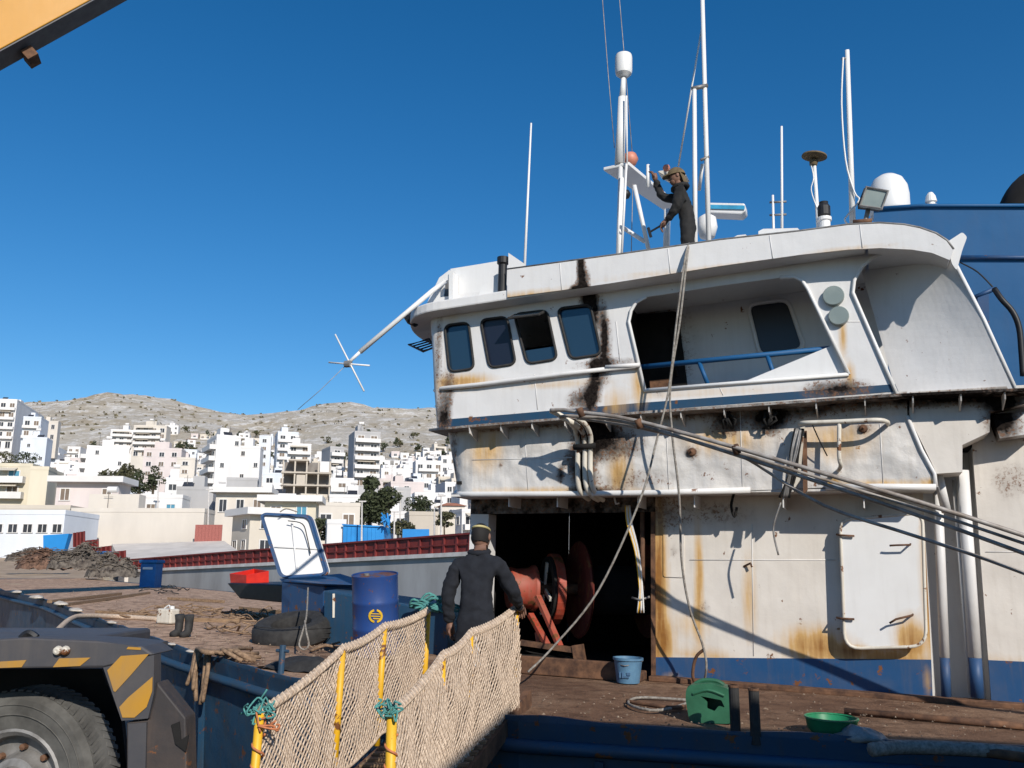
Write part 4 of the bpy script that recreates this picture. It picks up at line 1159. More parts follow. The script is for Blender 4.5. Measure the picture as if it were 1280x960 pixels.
pole('short_post', 810, 218, 810, 206, MW-.2, .03, parent=mast, down=.2)
# twin mast
tw = pole('twin_mast', 886, 305, 877, -40, -.5, .034, down=.6)
pole('front_tube', 869, 306, 868, 112, -.4, .034, parent=tw, down=.6)
stube('clamp', M['steel'], [(865,111,-.4),(884,107,-.5)], .03, 8, tw)
stube('clamp', M['steel'], [(876,200,-.45),(886,196,-.5)], .02, 8, tw)
stube('stay', M['white_clean'], [(877,36,-.5),(848,208,-1.2)], .013, 6, tw)
stube('side_strut', M['white_clean'], [(878,205,-.6),(874,238,-.8)], .024, 6, tw)
# radar scanner bar and pedestal
rd = MB().prism([WP(x, y, -1.6) for x, y in ((884,253),(931,254),(932,263),(926,268),(884,266))], SN*-.25).build('radar_scanner', M['white_clean'], ship, bevel=.02)
MB().prism([WP(x, y, -1.59) for x, y in ((884,256),(931,257),(931,262),(884,261))], SN*.008).build('stripe', M['radar_blue'], rd)
u_, v_ = W(884, 283, -1.2)
MB().lathe([(0,-.18),(.10,-.16),(.14,-.02),(.12,.12),(.05,.17),(0,.18)], S(u_, -1.2, v_), SV, 18).build('radar_pedestal', M['white_clean'], rd, smooth=True)
# whips and small masts
pole('whip_antenna', 656, 327, 664, 154, -.3, .022, down=.5, taper=.55)
p1 = pole('vhf_antenna', 977.5, 286, 977, 158, -.6, .018, down=.4, taper=.8)
p2 = pole('vhf_antenna_foot', 967, 290, 966, 244, -.6, .018, parent=p1, down=.4)
for y in (252.5, 268.5): stube('clamp', M['steel'], [(962,y+.5,-.6),(983,y-.5,-.6)], .014, 6, p1)
gm = pole('gps_mast', 1023, 286, 1018, 206, -.5, .026, down=.4)
u_, v_ = W(1017.5, 199, -.5)
MB().lathe([(0,-.09),(.045,-.08),(.055,-.02),(.02,.0),(.155,.03),(.15,.05),(0,.062)], S(u_, -.5, v_), SV + SU*.15, 20).build('gps_mushroom', M['cap'], gm)
stube('gps_wire', M['white_clean'], [(1013,203,-.48),(1017,222,-.48),(1014,238,-.48),(1022,262,-.48)], .007, 5, gm, k=4)
u_, v_ = W(1031, 289, -.3)
nl = MB().lathe([(0,-.3),(.068,-.3),(.068,.12),(.085,.13),(.085,.17),(.05,.18)], S(u_, -.3, v_), SV, 18).build('lantern', M['white_clean'], ship)
MB().lathe([(.05,.18),(.075,.20),(.075,.31),(.05,.35),(.055,.37),(0,.38)], S(u_, -.3, v_), SV, 16).build('lens', M['black_paint'], nl)
lp = pole('loop_mast', 1066, 284, 1059, 63, -.45, .038, down=.4, taper=.7)
stube('loop_wire', M['white_clean'], [(1054,72,-.4),(1052,130,-.4),(1057,200,-.4),(1068,240,-.4),(1074,250,-.4),(1060,268,-.4),(1056,275,-.4),(1063,284,-.4)], .011, 5, lp, k=4)
stube('top_bracket', M['steel'], [(1052,74,-.42),(1061,72,-.45)], .014, 6, lp)
# floodlight
fl = pxpanel('floodlight', M['lamp_grey'], [(1083,234),(1110,239),(1102,261),(1075,257)], -.1, .05)
MB().tube([WP(x, y, -.095) for x, y in ((1083,234),(1110,239),(1102,261),(1075,257))], .018, 6, closed=True).build('lamp_rim', M['steel'], fl)
pxpanel('lamp_case', M['black_paint'], [(1080,235),(1106,239),(1099,259),(1072,256)], -.16, .14, parent=fl)
stube('lamp_stand', M['steel'], [(1086,258,-.2),(1082,276,-.2),(1082,290,-.2)], .03, 6, fl)
stube('lamp_base', M['rust_steel'], [(1066,278,-.1),(1090,276,-.1)], .03, 6, fl)
# satellite dome
u_, v_ = W(1112, 262, -2.3)
MB().lathe([(0,-.1),(.25,-.1),(.268,-.02),(.268,.20),(.25,.33),(.195,.44),(.11,.50),(0,.52)], S(u_, -2.3, v_), SV, 30).build('satellite_dome', M['white_clean'], ship, smooth=True)
# direction-finder boom on the bow corner
bm_ = stube('aerial_boom', M['white_clean'], [(556,352,.35),(540,364,.6),(450,440,1.0)], .034, 8)
stube('boom_tip', M['white_clean'], [(451,439,1.0),(434,455,1.05)], .022, 8, bm_)
for a, b in (((411,453,1.05),(462,457,1.05)), ((419,418,1.05),(455,489,1.05))):
    stube('aerial_rod', M['white_clean'], [a, b], .011, 6, bm_)
MB().lathe([(0,-.05),(.045,-.04),(.045,.04),(0,.05)], WP(435, 455, 1.05), SU, 10).build('hub', M['steel'], bm_)
stube('boom_wire', M['pipe_grey'], [(434,455,1.05),(400,488,1.1),(372,512,1.2)], .004, 5, bm_)
for pts in ([(750,-40,MW),(760,90,MW),(768,185,MW)], [(771,-40,MW-.2),(782,90,MW-.2),(791,200,MW-.2)], [(791,230,MW-.2),(789,320,MW-.2)]):
    stube('mast_stay', M['pipe_grey'], pts, .006, 5)

# ---------------------------------------------------------------- loops of pipe on the apron
pf = thing('pipe_bundle', 'bundle of long grey pipes slung from the apron out towards the right edge', 'pipes', WP(700, 515, 1.15))
runs = [[(688,513,1.12),(705,512.5,1.15),(722,515,1.2),(800,527,1.35),(1000,583,1.68),(1300,676,1.70)],
        [(700,521,1.06),(722,520.5,1.1),(800,532,1.3),(1000,595,1.60),(1300,699,1.58)],
        [(722,523,1.05),(800,535,1.25),(900,560,1.42),(1000,590,1.58),(1300,686,1.66)],
        [(926,570,1.45),(945,580,1.45),(1030,632,1.45),(1150,672,1.42),(1300,724,1.40)]]
for i, pts in enumerate(runs):
    P = [WP(*p) for p in pts]; P.append(P[-1] + (P[-1]-P[-2]).normalized()*3.2 - UPZ*.15)
    MB().tube(bez(P, 4), (.022,.019,.015,.017)[i], 10).build('pipe', M['pipe_grey'], pf, smooth=True)
for x, y in ((727,516), (800,530), (921,562)):
    stube('lashing', M['rust_steel'], [(x-3,y-6,1.25 + (x-727)/600),(x+1,y+5,1.22 + (x-727)/600)], .038, 8, pf)
for i, (xv, pts) in enumerate(((722, [(688,513,1.10),(705,522,1.0),(718,535,.8),(722,552,.66),(722,580,.62),(723,606,.60),(728,618,.52),(736,624,.35)]),
                 (731, [(700,521,1.04),(715,528,.95),(727,538,.78),(731,555,.66),(731,585,.62),(733,608,.60),(740,620,.5),(748,625,.35)]),
                 (738, [(722,523,1.0),(732,531,.88),(738,545,.72),(738,565,.64),(738,590,.62),(741,610,.58),(748,621,.45),(754,625,.35)]))):
    stube('pipe_bend', M['cream_pipe'], pts, .030, 10, ship, k=5)
stube('pipe_clamp', M['soot'], [(717,559,.68),(744,557,.68)], .035, 8)
# hand rail stub and torn cable tray on the apron
hr = stube('bent_rail', M['cream_pipe'], [(1000,530,.60),(1008,528.5,.72),(1050,527,.75),(1095,525,.75),(1108,527,.68),(1110,530,.52)], .024, 8, k=4)
stube('rail_leg', M['cream_pipe'], [(1049,528,.74),(1049,570,.74),(1051,582,.68),(1048,588,.52)], .022, 8, hr, k=4)
pxpanel('cable_tray', M['cream_pipe'], [(998,535),(1006,533),(1000,600),(992,612)], .62, .05)
pxpanel('cable_tray', M['rust_steel'], [(1003,540),(1008,538),(1009,612),(1004,618)], .60, .08)
rn = random.Random(9)
for i in range(7):
    x = 988 + rn.uniform(0, 14)
    stube('burnt_cable', M['soot' if i % 2 else 'steel'], [(x+6,536,.66),(x+rn.uniform(-2,3),565,.70),(x-5+rn.uniform(-3,3),595,.68),(x-12+rn.uniform(-2,3),622,.62)], .014, 5, k=4)
stube('burnt_cable', M['steel'], [(976,628,.6),(968,652,.58),(967,668,.58),(973,694,.58)], .011, 5, k=4)
for cx in (914, 965):
    for i in range(5):
        stube('burnt_fitting', M['soot'], [(cx+rn.uniform(-8,8),515,.62),(cx+rn.uniform(-12,8),525,.66),(cx+rn.uniform(-14,4),536,.6)], .013, 5)
stube('loose_wire', M['soot'], [(1015,530,.62),(1024,550,.66),(1034,570,.6)], .007, 5, k=4)
for x, y, r in ((865,565,.05), (1079,536,.045)):
    u, v = W(x, y, .5); MB().lathe([(0,0),(r,0),(r*.8,.03),(r*.3,.04),(0,.07)], S(u, .501, v), SN, 12).build('scupper', M['rust_steel'], ship)
# white cable ends hanging in the doorway and the stanchion beside it
stube('stanchion', M['rust_steel'], [(803,640,-.05),(803,752,-.05)], .03, 8)
for i in range(6):
    stube('hanging_cable', M['white' if i % 3 else 'yellow_paint'], [(782+i,632,.10),(784+i*1.2,655,.14),(794+i*.9,690,.12),(799+i*.7,730,.1),(796+rn.uniform(0,9),766,.08)], .010, 5, k=4)
stube('cable_hook', M['steel'], [(790,747,.05),(800,750,.1),(812,746,.05)], .014, 6)
stube('hanging_scrap', M['white'], [(768,622,.25),(770,630,.25),(774,629,.25)], .012, 5)
# ---------------------------------------------------------------- winch in the burnt room
wi = thing('winch', 'red net winch inside the burnt-out room behind the man on the gangway', 'winch', S(-1.3, -.8, .03))
ax = (-SU*.82 + SN*.57).normalized()
c0 = WP(650, 735, -.75)
def ring(nm, mat, prof, c): return MB().lathe(prof, c, ax, 32).build(nm, M[mat], wi, smooth=False)
o = ring('warping_head', 'red_paint', [(.05,.10),(.20,.14),(.24,.16),(.255,.16),(.27,.14),(.25,.05),(.27,-.12),(.30,-.16),(.30,-.20),(.06,-.20)], c0); smooth_angle(o)
c1 = c0 - ax*.46
o = ring('brake_drum', 'soot', [(.30,.10),(.42,.10),(.42,-.06),(.30,-.06),(.30,.10)], c1)
o = ring('brake_band', 'red_paint', [(.425,.06),(.46,.06),(.46,-.05),(.425,-.05),(.425,.06)], c1)
c2 = c0 - ax*.80
o = ring('reel_flange', 'red_burnt', [(.10,.03),(.50,.03),(.62,.02),(.64,.0),(.62,-.03),(.10,-.04)], c2)
o = ring('reel_core', 'soot', [(.32,0),(.32,-1.0)], c2)
o = ring('reel_flange', 'red_burnt', [(.10,.03),(.62,.02),(.62,-.03),(.10,-.04)], c2 - ax*1.0)
ring('shaft', 'rust_steel', [(.07,.12),(.07,-1.95)], c0)
for k in range(4):
    a = k*1.57 + .4; e = ax.orthogonal().normalized(); g = ax.cross(e); d = e*math.cos(a) + g*math.sin(a)
    MB().bar(c1 + ax*.13, c1 + ax*.13 + d*.36, .05, .03, ax).build('spoke', M['cream_pipe'], wi)
ft = S(*(lambda q: (q[0], q[1], .06))(D(690, 815, .06)))
for (x0, y0, x1, y1) in ((672, 745, 700, 808), (663, 768, 684, 806)):
    MB().bar(WP(x0, y0, -.5), WP(x1, y1, -.25), .075, .05).build('frame_leg', M['red_paint'], wi)
MB().bar(WP(650, 803, -.25), WP(728, 814, -.2), .10, .06).build('frame_base', M['rust_steel'], wi)
MB().bar(WP(722, 806, -.2), WP(726, 830, -.2), .12, .12).build('frame_foot', M['rust_steel'], wi)
MB().bar(WP(672, 790, -.5), WP(674, 802, -.5), .09, .05).build('control_box', M['red_paint'], wi)

# weld beads across the plating
for pts, w_ in (([(700,329),(702,362)], .797), ([(835,311),(838,342)], .797), ([(962,294),(966,323)], .797), ([(1075,281),(1078,310)], .797),
                ([(770,402),(775,452)], .502), ([(1032,402),(1075,402)], .502), ([(668,468),(672,512)], .547 - .045), ([(900,485),(904,494)], .502),
                ([(655,527),(660,612)], .502), ([(832,515),(836,612)], .502), ([(925,508),(928,608)], .502), ([(590,575),(715,572)], .502), ([(1100,530),(1104,605)], .502),
                ([(940,655),(942,820)], .002), ([(862,700),(1045,700)], .002), ([(1232,690),(1290,690)], .002)):
    stube('weld_seam', M['white'], [(x, y, w_) for x, y in pts], .0045, 5)
# ================================================================= things lying about on deck
UP = Vector((0,0,1))
def deck_pt(px, py, v=.0):
    return DP(px, py, v)
def wander(p0, p1, n, amp, rn, up=0):
    out = []
    for i in range(n+1):
        t = i/n; p = Vector(p0).lerp(Vector(p1), t)
        out.append(p + SU*rn.uniform(-amp,amp) + SN*rn.uniform(-amp,amp) + SV*(up + rn.uniform(0, up*.5)))
    return out
# oil drum
c = at(470.5, 816, 11.6); c = Vector((c.x, c.y, c.z))
drum = thing('oil_drum', 'dark blue steel drum with a yellow emblem standing on deck by the gangway', 'drum', c)
r_, h_ = .288, .98
DA = (SV + SN*.15).normalized()
prof = [(0,0),(r_*.97,0),(r_*1.02,.015),(r_,.03),(r_,h_*.31),(r_*1.03,h_*.33),(r_,h_*.35),(r_,h_*.64),(r_*1.03,h_*.66),(r_,h_*.68),(r_,h_-.03),(r_*1.02,h_-.012),(r_*1.02,h_),(r_*.97,h_),(r_*.97,h_-.02)]
o = MB().lathe(prof, c, DA, 40).build('drum_shell', M['drum_blue'], drum); smooth_angle(o, 50)
MB().lathe([(r_*.965,h_-.02),(.0,h_-.02)], c, DA, 32).build('drum_lid', paint('rusty_lid_paint', (.03,.07,.2), .5, .5, 1.15, .003), drum)
MB().lathe([(0,h_-.02),(.035,h_-.02),(.035,h_+.005),(0,h_+.005)], c - SU*.12, DA, 12).build('bung', M['steel'], drum)
# emblem: yellow disc pieces wrapped on the shell
def on_shell(px_off, zz, rr=r_+.004):
    vw = Vector((CAM.x-c.x, CAM.y-c.y, 0)).normalized(); sd = Vector((-vw.y, vw.x, 0))
    a = px_off/r_
    return c + (vw*math.cos(a) + sd*math.sin(a))*(rr + .012) + DA*zz
em = MB()
def patch(pts):
    f = [on_shell(x, z) for x, z in pts]; em.add(f, [tuple(range(len(f)))])
ez, ex = .47, -.0
for k in range(14):           # S-shaped swoosh inside a broken ring
    a0, a1 = 2*math.pi*k/14, 2*math.pi*(k+1)/14
    if k in (3, 10): continue
    R0, R1 = .060, .085
    patch([(ex+math.cos(a0)*R0, ez+math.sin(a0)*R0), (ex+math.cos(a1)*R0, ez+math.sin(a1)*R0), (ex+math.cos(a1)*R1, ez+math.sin(a1)*R1), (ex+math.cos(a0)*R1, ez+math.sin(a0)*R1)])
for x0, z0, x1, z1 in ((-.058,.035,.055,.018), (-.058,.006,.055,-.012), (-.03,-.022,.055,-.042)):
    patch([(ex+x0,ez+z0),(ex+x1,ez+z0-.006),(ex+x1,ez+z1),(ex+x0,ez+z1+.006)])
em.build('emblem', M['yellow_print'], drum, fix=False)
# tyre lying flat
c = deck_pt(366, 803)
tyre = thing('tyre', 'big worn black tyre lying flat on the rusty deck', 'tyre', c)
pr = [(.30,.06),(.40,.02),(.52,.03),(.575,.08),(.585,.17),(.575,.26),(.52,.33),(.40,.345),(.30,.30),(.27,.18),(.30,.06)]
o = MB().lathe(pr, c, SV + SN*.26, 44).build('tyre_carcass', M['rubber'], tyre); smooth_angle(o, 40)
for z in (.10, .17, .24): MB().tube([c + (SU*math.cos(a) + SN*math.sin(a))*.583 + SV*z for a in [i*2*math.pi/40 for i in range(40)]], .008, 5, closed=True).build('tread_rib', M['rubber'], tyre)
# bitt with hanging noose
b = thing('mooring_bitt', 'small rusty cross-shaped mooring post at the gunwale below the tyre', 'bollard', deck_pt(351, 842))
p = deck_pt(351, 842)
MB().tube([p, p + SV*.30], .035, 10).build('post', M['navy_hull'], b)
MB().tube([p + SV*.24 - SU*.08, p + SV*.24 + SU*.08], .018, 8).build('cross_bar', M['navy_hull'], b)
nz = at(384, 778, 12.0)
tag(MB().tube(bez([at(385,735,13.5), at(383,770,12.5), at(378,790,12.1), at(374,806,12), at(380,812,12), at(386,806,12), at(383,790,12.05), at(381,776,12.3)], 5), .012, 6).build('noose_rope', M['rope_grey']), 'thin grey rope noose hanging over the tyre from the hatch corner', 'rope')
# sacking beside the tyre
p = deck_pt(385, 838)
mb = MB(); mb.grid(lambda a, b2: p + SU*((a-.5)*1.1) + SN*((b2-.5)*.5) + SV*(.02 + .13*math.sin(math.pi*a)*math.sin(math.pi*b2) + .05*noise.noise(Vector((a*5,b2*5,0)))), 18, 10)
tag(mb.build('sacking', M['rubber'], smooth=True), 'dark crumpled tarpaulin between the tyre and the gunwale', 'tarpaulin')
# hatch with raised lid
hz = .0
hb = thing('deck_hatch', 'blue hatch box with its white lid standing open on the deck', 'hatch', at(400, 775, 15.5))
def P3(px, py, Y): return at(px, py, Y)
q = [P3(352,762,15.6), P3(405,768,14.6), P3(470,768,15.2), P3(430,758,16.6)]
t_ = [P3(352,727,15.6), P3(405,733,14.6), P3(470,735,15.2), P3(425,722,16.6)]
MB().hexa([p_ + Vector((0,0,-.35)) for p_ in q] + t_).build('coaming', M['blue'], hb, bevel=.02)
MB().hexa([p_ + Vector((0,0,.002)) for p_ in t_] + [p_ + Vector((0,0,.05)) for p_ in (P3(349,727,15.7), P3(405,734,14.4), P3(474,736,15.1), P3(425,720.5,16.8))]).build('coaming_top', M['blue'], hb)
lid = rounded([(327,642),(389,645),(411,718),(352,722)], 7)
L3 = [P3(x, y, 15.7 + (722-y)*.004) for x, y in lid]
back = Vector((.03, .06, 0))
lo = MB().prism(L3, back).build('lid', M['white_clean'], hb)
MB().tube(L3, .022, 8, closed=True).build('lid_rim', M['blue'], lo, smooth=True)
lin = rounded([(329,643.8),(387.6,646.8),(409,716),(353.4,719.8)], 7)
I3 = [P3(x, y, 15.7 + (722-y)*.004) for x, y in lin]
MB().prism([p_ - back*.02 for p_ in L3], back*-.9, [[p_ - back*.02 for p_ in I3]]).build('lid_flange', M['blue'], lo)
for a_, b_2 in ((P3(344,683,15.84), P3(397,686,15.84)), (P3(366,652,15.95), P3(372,714,15.72))):
    MB().bar(a_ - back*.25, b_2 - back*.25, .025, .018, Vector((0,1,0))).build('lid_stiffener', M['white_clean'], lo)
MB().tube(bez([P3(360,651,15.85), P3(378,655,15.8), P3(384,672,15.8), P3(388,692,15.75)], 5), .010, 6).build('lid_seal', M['rubber'], lo)
MB().tube([P3(360,722,15.6), P3(402,719,15.6)], .02, 6).build('hinge', M['blue'], hb)
for pp in ([P3(350,640,15.8), P3(358,636,15.8), P3(372,640,15.8)],):
    MB().tube(bez(pp, 4), .012, 6).build('lid_rope', M['rope_grey'], lo)
# dark second hatch and trunk beyond the drum
t2 = thing('deck_locker', 'long dark navy steel locker behind the drum and the gangway', 'locker', at(480, 790, 14))
q = [P3(405,800,13.8), P3(560,812,12.6), P3(560,790,14.6), P3(430,780,15.4)]; tt = [P3(405,738,13.8), P3(560,765,12.6), P3(560,752,14.6), P3(430,735,15.4)]
MB().hexa([p_ + Vector((0,0,-.25)) for p_ in q] + tt).build('locker_body', M['navy_hull'], t2, bevel=.02)
for x in (418, 428): MB().bar(P3(x,742,13.7), P3(x,772,13.7), .05, .03, Vector((0,1,0))).build('cleat_strip', M['cream_pipe'], t2)
rn = random.Random(12)
nt2 = MB()
for i in range(16):
    a = P3(505 + rn.uniform(0,45), 752 + rn.uniform(-4,8), 12.7); nt2.tube(bez([a, a + Vector((rn.uniform(.05,.3),rn.uniform(-.1,.1),rn.uniform(-.02,.10))), a + Vector((rn.uniform(.2,.5),rn.uniform(-.1,.1),-.06))], 4), .018, 5)
tag(nt2.build('net_heap', M['rope_teal'], smooth=True), 'small heap of teal netting behind the gangway post', 'net', kind='stuff')
# red crate in a dark skiff-like trough
cr = thing('red_crate', 'open red plastic crate lying on the dark trough left of the hatch', 'crate', at(310, 728, 19))
q = [P3(288,727,19.2), P3(308,731,18.6), P3(336,729,19), P3(318,725,19.8)]; tt = [P3(287,717,19.2), P3(308,719,18.6), P3(336,713.5,19), P3(318,711,19.8)]
for i in range(4):
    j = (i+1) % 4; n_ = Vector((0,0,1)).cross(q[j]-q[i]).normalized()*.015
    MB().hexa([q[i], q[j], q[j]+n_, q[i]+n_, tt[i], tt[j], tt[j]+n_, tt[i]+n_]).build('side', M['red_plastic'], cr)
MB().prism(q, Vector((0,0,-.02))).build('base', M['red_plastic'], cr)
tr = MB()
q = [P3(300,745,18.3), P3(355,750,17.4), P3(356,748,18.3), P3(310,742,19.4)]; tt = [P3(284,729,18.6), P3(356,731,17.4), P3(357,727,19.4), P3(296,727,20)]
tr.hexa([p_ + Vector((0,0,-.05)) for p_ in q] + tt)
tag(tr.build('dark_trough', M['black_paint'], bevel=.02), 'dark pointed steel trough carrying the red crate', 'trough')
# timbers
for i, (a, b2, w_) in enumerate((((75,757),(186,741),.10), ((62,752),(150,742),.12), ((190,773),(300,776),.09), ((300,760),(420,772),.07), ((210,748),(280,752),.06), ((120,765),(230,772),.05))):
    p, q = deck_pt(*a, .04), deck_pt(*b2, .04)
    tag(MB().bar(p, q, w_, .07, SV).build('timber', M['wood']), ['long dark plank lying on the far left of the deck','shorter plank beside the long dark plank','thin plank right of the white canister','plank lying towards the hatch from the canister','short stick below the blue bins','thin lath behind the gunwale at left'][i], 'plank', 'planks on the deck')
# pale hose over the gunwale
hp_ = bez([at(62,800,13.5), at(72,788,14.2), at(88,774,15.5), deck_pt(105,770,.12), deck_pt(150,771,.05), deck_pt(200,774,.05)], 6)
tag(MB().tube(hp_, .045, 8).build('pale_hose', M['rope'], smooth=True), 'thick pale hose bent over the gunwale at left', 'hose')
# canister and boots
cn = thing('canister', 'small white plastic canister on deck next to a dark pair of boots', 'canister', deck_pt(209, 780))
p = deck_pt(209, 780)
MB().obox(p + SV*.14, SU, SN, SV, .17, .11, .13).build('canister_body', M['cream_pipe'], cn, bevel=.03)
MB().lathe([(0,0),(.04,0),(.04,.05),(0,.05)], p + SV*.27 + SU*.08, SV, 10).build('cap', M['white_clean'], cn)
MB().tube(bez([p + SV*.27 - SU*.1, p + SV*.33, p + SV*.27 + SU*.04], 4), .012, 6).build('handle', M['white_clean'], cn)
bt = thing('rubber_boots', 'pair of dark rubber boots standing by the gunwale', 'boots', deck_pt(226, 796))
for dx in (-.09, .10):
    p = deck_pt(226, 796) + SU*dx
    MB().tube([p + SV*.03 + SN*.10, p + SV*.05 - SN*.0, p + SV*.10 - SN*.04, p + SV*.24 - SN*.04, p + SV*.33 - SN*.03], [.05,.065,.06,.065,.075], 10).build('boot', M['rubber'], bt, smooth=True)
# rope over the gunwale
rp = thing('mooring_rope', 'heap of brown mooring rope hanging over the gunwale', 'rope', deck_pt(270, 828))
for i in range(12):
    x = 242 + rn.uniform(0, 26)
    a = deck_pt(x + 20 + rn.uniform(0,50), 815 + rn.uniform(-6,8), .05); e = D(x, 820 + (x-242)*.3)
    pts = [a, deck_pt(x+10, 816, .13), S(e[0], e[1]+.05, .10), S(e[0]+rn.uniform(-.03,.06), e[1]+.13, -.12), S(e[0]+rn.uniform(-.05,.08), e[1]+.13, -.30 - rn.uniform(0,.18))]
    if i % 3 == 2: pts = [a, deck_pt(x+35, 812, .16), deck_pt(x+60, 826, .05)]
    MB().tube(bez(pts, 5), .026, 6).build('strand', M['rope_brown'], rp, smooth=True)
# tangles of old rope and wire on the brown deck
for k, (x, y, sx, sy, n, lb) in enumerate(((185,768,26,6,14,'tangle of brown rope left of the canister'), (255,765,34,7,18,'tangle of brown rope right of the canister'), (300,772,30,8,16,'tangle of brown rope in front of the dark trough'), (210,738,14,4,10,'small dark heap of rope in the middle of the deck'), (320,790,30,10,14,'tangle of brown rope left of the tyre'), (450,812,40,8,14,'loose rope by the foot of the drum'))):
    mb = MB()
    for i in range(n):
        a = deck_pt(x + rn.uniform(-sx,sx), y + rn.uniform(-sy,sy), .03)
        ang = rn.uniform(0, 6.28); L = rn.uniform(.2,.7)
        d = SU*math.cos(ang) + SN*math.sin(ang); e = SU*-math.sin(ang) + SN*math.cos(ang)
        mb.tube(bez([a, a + d*L*.5 + e*rn.uniform(-.2,.2) + SV*rn.uniform(.0,.12), a + d*L + e*rn.uniform(-.2,.2), a + d*L*.7 + e*.3 + SV*.05], 4), rn.uniform(.008,.02), 5)
    tag(mb.build('rope_tangle', M['rope_brown' if k != 3 else 'rubber'], smooth=True), lb, 'rope', 'rope tangles on deck', kind='stuff')
# white crusts and rags along the left gunwale
for i, (x, y, s) in enumerate(((20,741,.30),(45,748,.34),(75,756,.30),(95,764,.26),(140,779,.16),(165,789,.14),(215,806,.10),(238,815,.10))):
    p = deck_pt(x, y, .05); mb = MB()
    mb.lathe([(0,-.06),(.6,-.04),(1,.1),(.75,.3),(.3,.42),(0,.44)], Vector((0,0,0)), UP, 12)
    o = mb.build('foam_lump', plain('dirty_foam_%d' % i, (.62,.56,.48), (.42,.36,.30), .95, 9, bmp=.01), smooth=True)
    for v in o.data.vertices:
        k = 1 + .45*noise.noise(v.co*2.2 + Vector((i*3,0,0))); v.co = Vector((v.co.x*s*1.4*k, v.co.y*s*.5*k, v.co.z*s*.55*k))
    d = (Vector(deck_pt(x+12, y+4)) - Vector(deck_pt(x-12, y-4))).normalized()
    o.location = p; o.rotation_euler = (0, 0, math.atan2(d.y, d.x))
    tag(o, 'lump of dirty white foam on the left gunwale, %s from the picture edge' % ORD[i], 'foam', 'foam lumps on the gunwale')
# gravel-sized scale and litter on the deck
mb = MB()
rn2 = random.Random(31)
for i in range(1100):
    if i % 3 == 0: px, py = rn2.uniform(650,1270), rn2.uniform(868,925)
    else: px, py = rn2.uniform(80,430), rn2.uniform(740,835)
    u, w = D(px, py)
    if py > lerp_tab(edge_px, px) - 3 or w < .1 and u > -2.4 and u < 9 and px > 640: continue
    s = rn2.uniform(.005,.018)*(1 if px > 600 else 1.6); a = rn2.uniform(0,3.14); d = SU*math.cos(a) + SN*math.sin(a); e = SU*-math.sin(a) + SN*math.cos(a)
    c = S(u, w, .02)
    mb.add([c - d*s, c - e*s*.6, c + d*s, c + e*s*.7, c + SV*s*.8], [(0,1,4),(1,2,4),(2,3,4),(3,0,4)])
tag(mb.build('deck_litter', plain('litter', (.30,.23,.17), (.07,.045,.03), .95, 30)), 'loose rust flakes and litter scattered over the deck', 'litter', kind='stuff')

# ---------------------------------------------------------------- right-hand foredeck
c = deck_pt(893, 902)
jc = thing('jerrycan', 'faded green plastic jerrycan with a torn hole, lying by the deck edge', 'jerrycan', c)
a1 = (SU*.97 + SV*.12).normalized(); a3 = SN; a2 = a3.cross(a1).normalized()
if a2.z < 0: a2 = -a2
ol = rounded([(-.19,-.01),(.17,-.03),(.19,.24),(.02,.30),(-.17,.29),(-.20,.20)], .05)
hole = rounded([(-.07,.20),(.10,.16),(.12,.10),(.07,.115),(.03,.075),(-.03,.10),(-.02,.15)], .012)
MB().prism([c + a1*x + a2*(y+.02) + a3*.10 for x, y in ol], a3*-.02, [[c + a1*x + a2*(y+.02) + a3*.10 for x, y in hole]]).build('front_shell', M['green_plastic'], jc)
ol2 = [(x*1.02, y*1.0+.0) for x, y in ol]
mb = MB(); n = len(ol)
ringA = [c + a1*x + a2*(y+.02) + a3*.098 for x, y in ol]; ringB = [c + a1*x*1.04 + a2*(y*1.03+.015) + a3*.05 for x, y in ol]; ringC = [c + a1*x*1.04 + a2*(y*1.03+.015) - a3*.09 for x, y in ol]; ringD = [c + a1*x*.95 + a2*(y*.97+.02) - a3*.13 for x, y in ol]
mb.add(ringA + ringB + ringC + ringD, [(k*n+i, k*n+(i+1) % n, (k+1)*n+(i+1) % n, (k+1)*n+i) for k in range(3) for i in range(n)] + [tuple(3*n+i for i in range(n))])
o = mb.build('body_shell', M['green_plastic'], jc); smooth_angle(o, 40)
MB().tube(bez([c + a1*-.12 + a2*.31, c + a1*-.05 + a2*.335, c + a1*.06 + a2*.325, c + a1*.12 + a2*.29], 4), .018, 8).build('handle', M['green_plastic'], jc)
MB().tube(bez([c + a1*-.13 + a2*.24 + a3*.105, c + a1*.0 + a2*.265 + a3*.105, c + a1*.13 + a2*.215 + a3*.105], 4), .012, 6).build('rib', M['green_plastic'], jc)
for i, (x, y0, y1, lb) in enumerate(((920,918,859,'left one of the two rusty pipe stumps at the deck edge'), (945,922,863,'right one of the two rusty pipe stumps at the deck edge'))):
    p = deck_pt(x, y0); w_ = (p-ORG).dot(SN); u, v = W(x-3, y1, w_)
    t = thing('pipe_stump', lb, 'post', p, 'pipe stumps at the deck edge')
    MB().tube([p - SV*.05, S(u, w_, v)], .040, 14).build('pipe', M['rubber'], t, smooth=False)
    MB().lathe([(.028,0),(.044,0),(.044,.018),(.028,.018)], S(u, w_, v), SV, 14).build('rim', M['rust_steel'], t)
c = deck_pt(1040, 919)
bw = thing('green_bowl', 'cut-off bright green plastic tub at the deck edge', 'tub', c)
o = MB().lathe([(0,.01),(.15,.01),(.185,.05),(.20,.13),(.205,.135),(.195,.13),(.175,.05),(.14,.025),(0,.025)], c, SV, 28).build('tub_shell', M['bright_green'], bw); smooth_angle(o, 40)
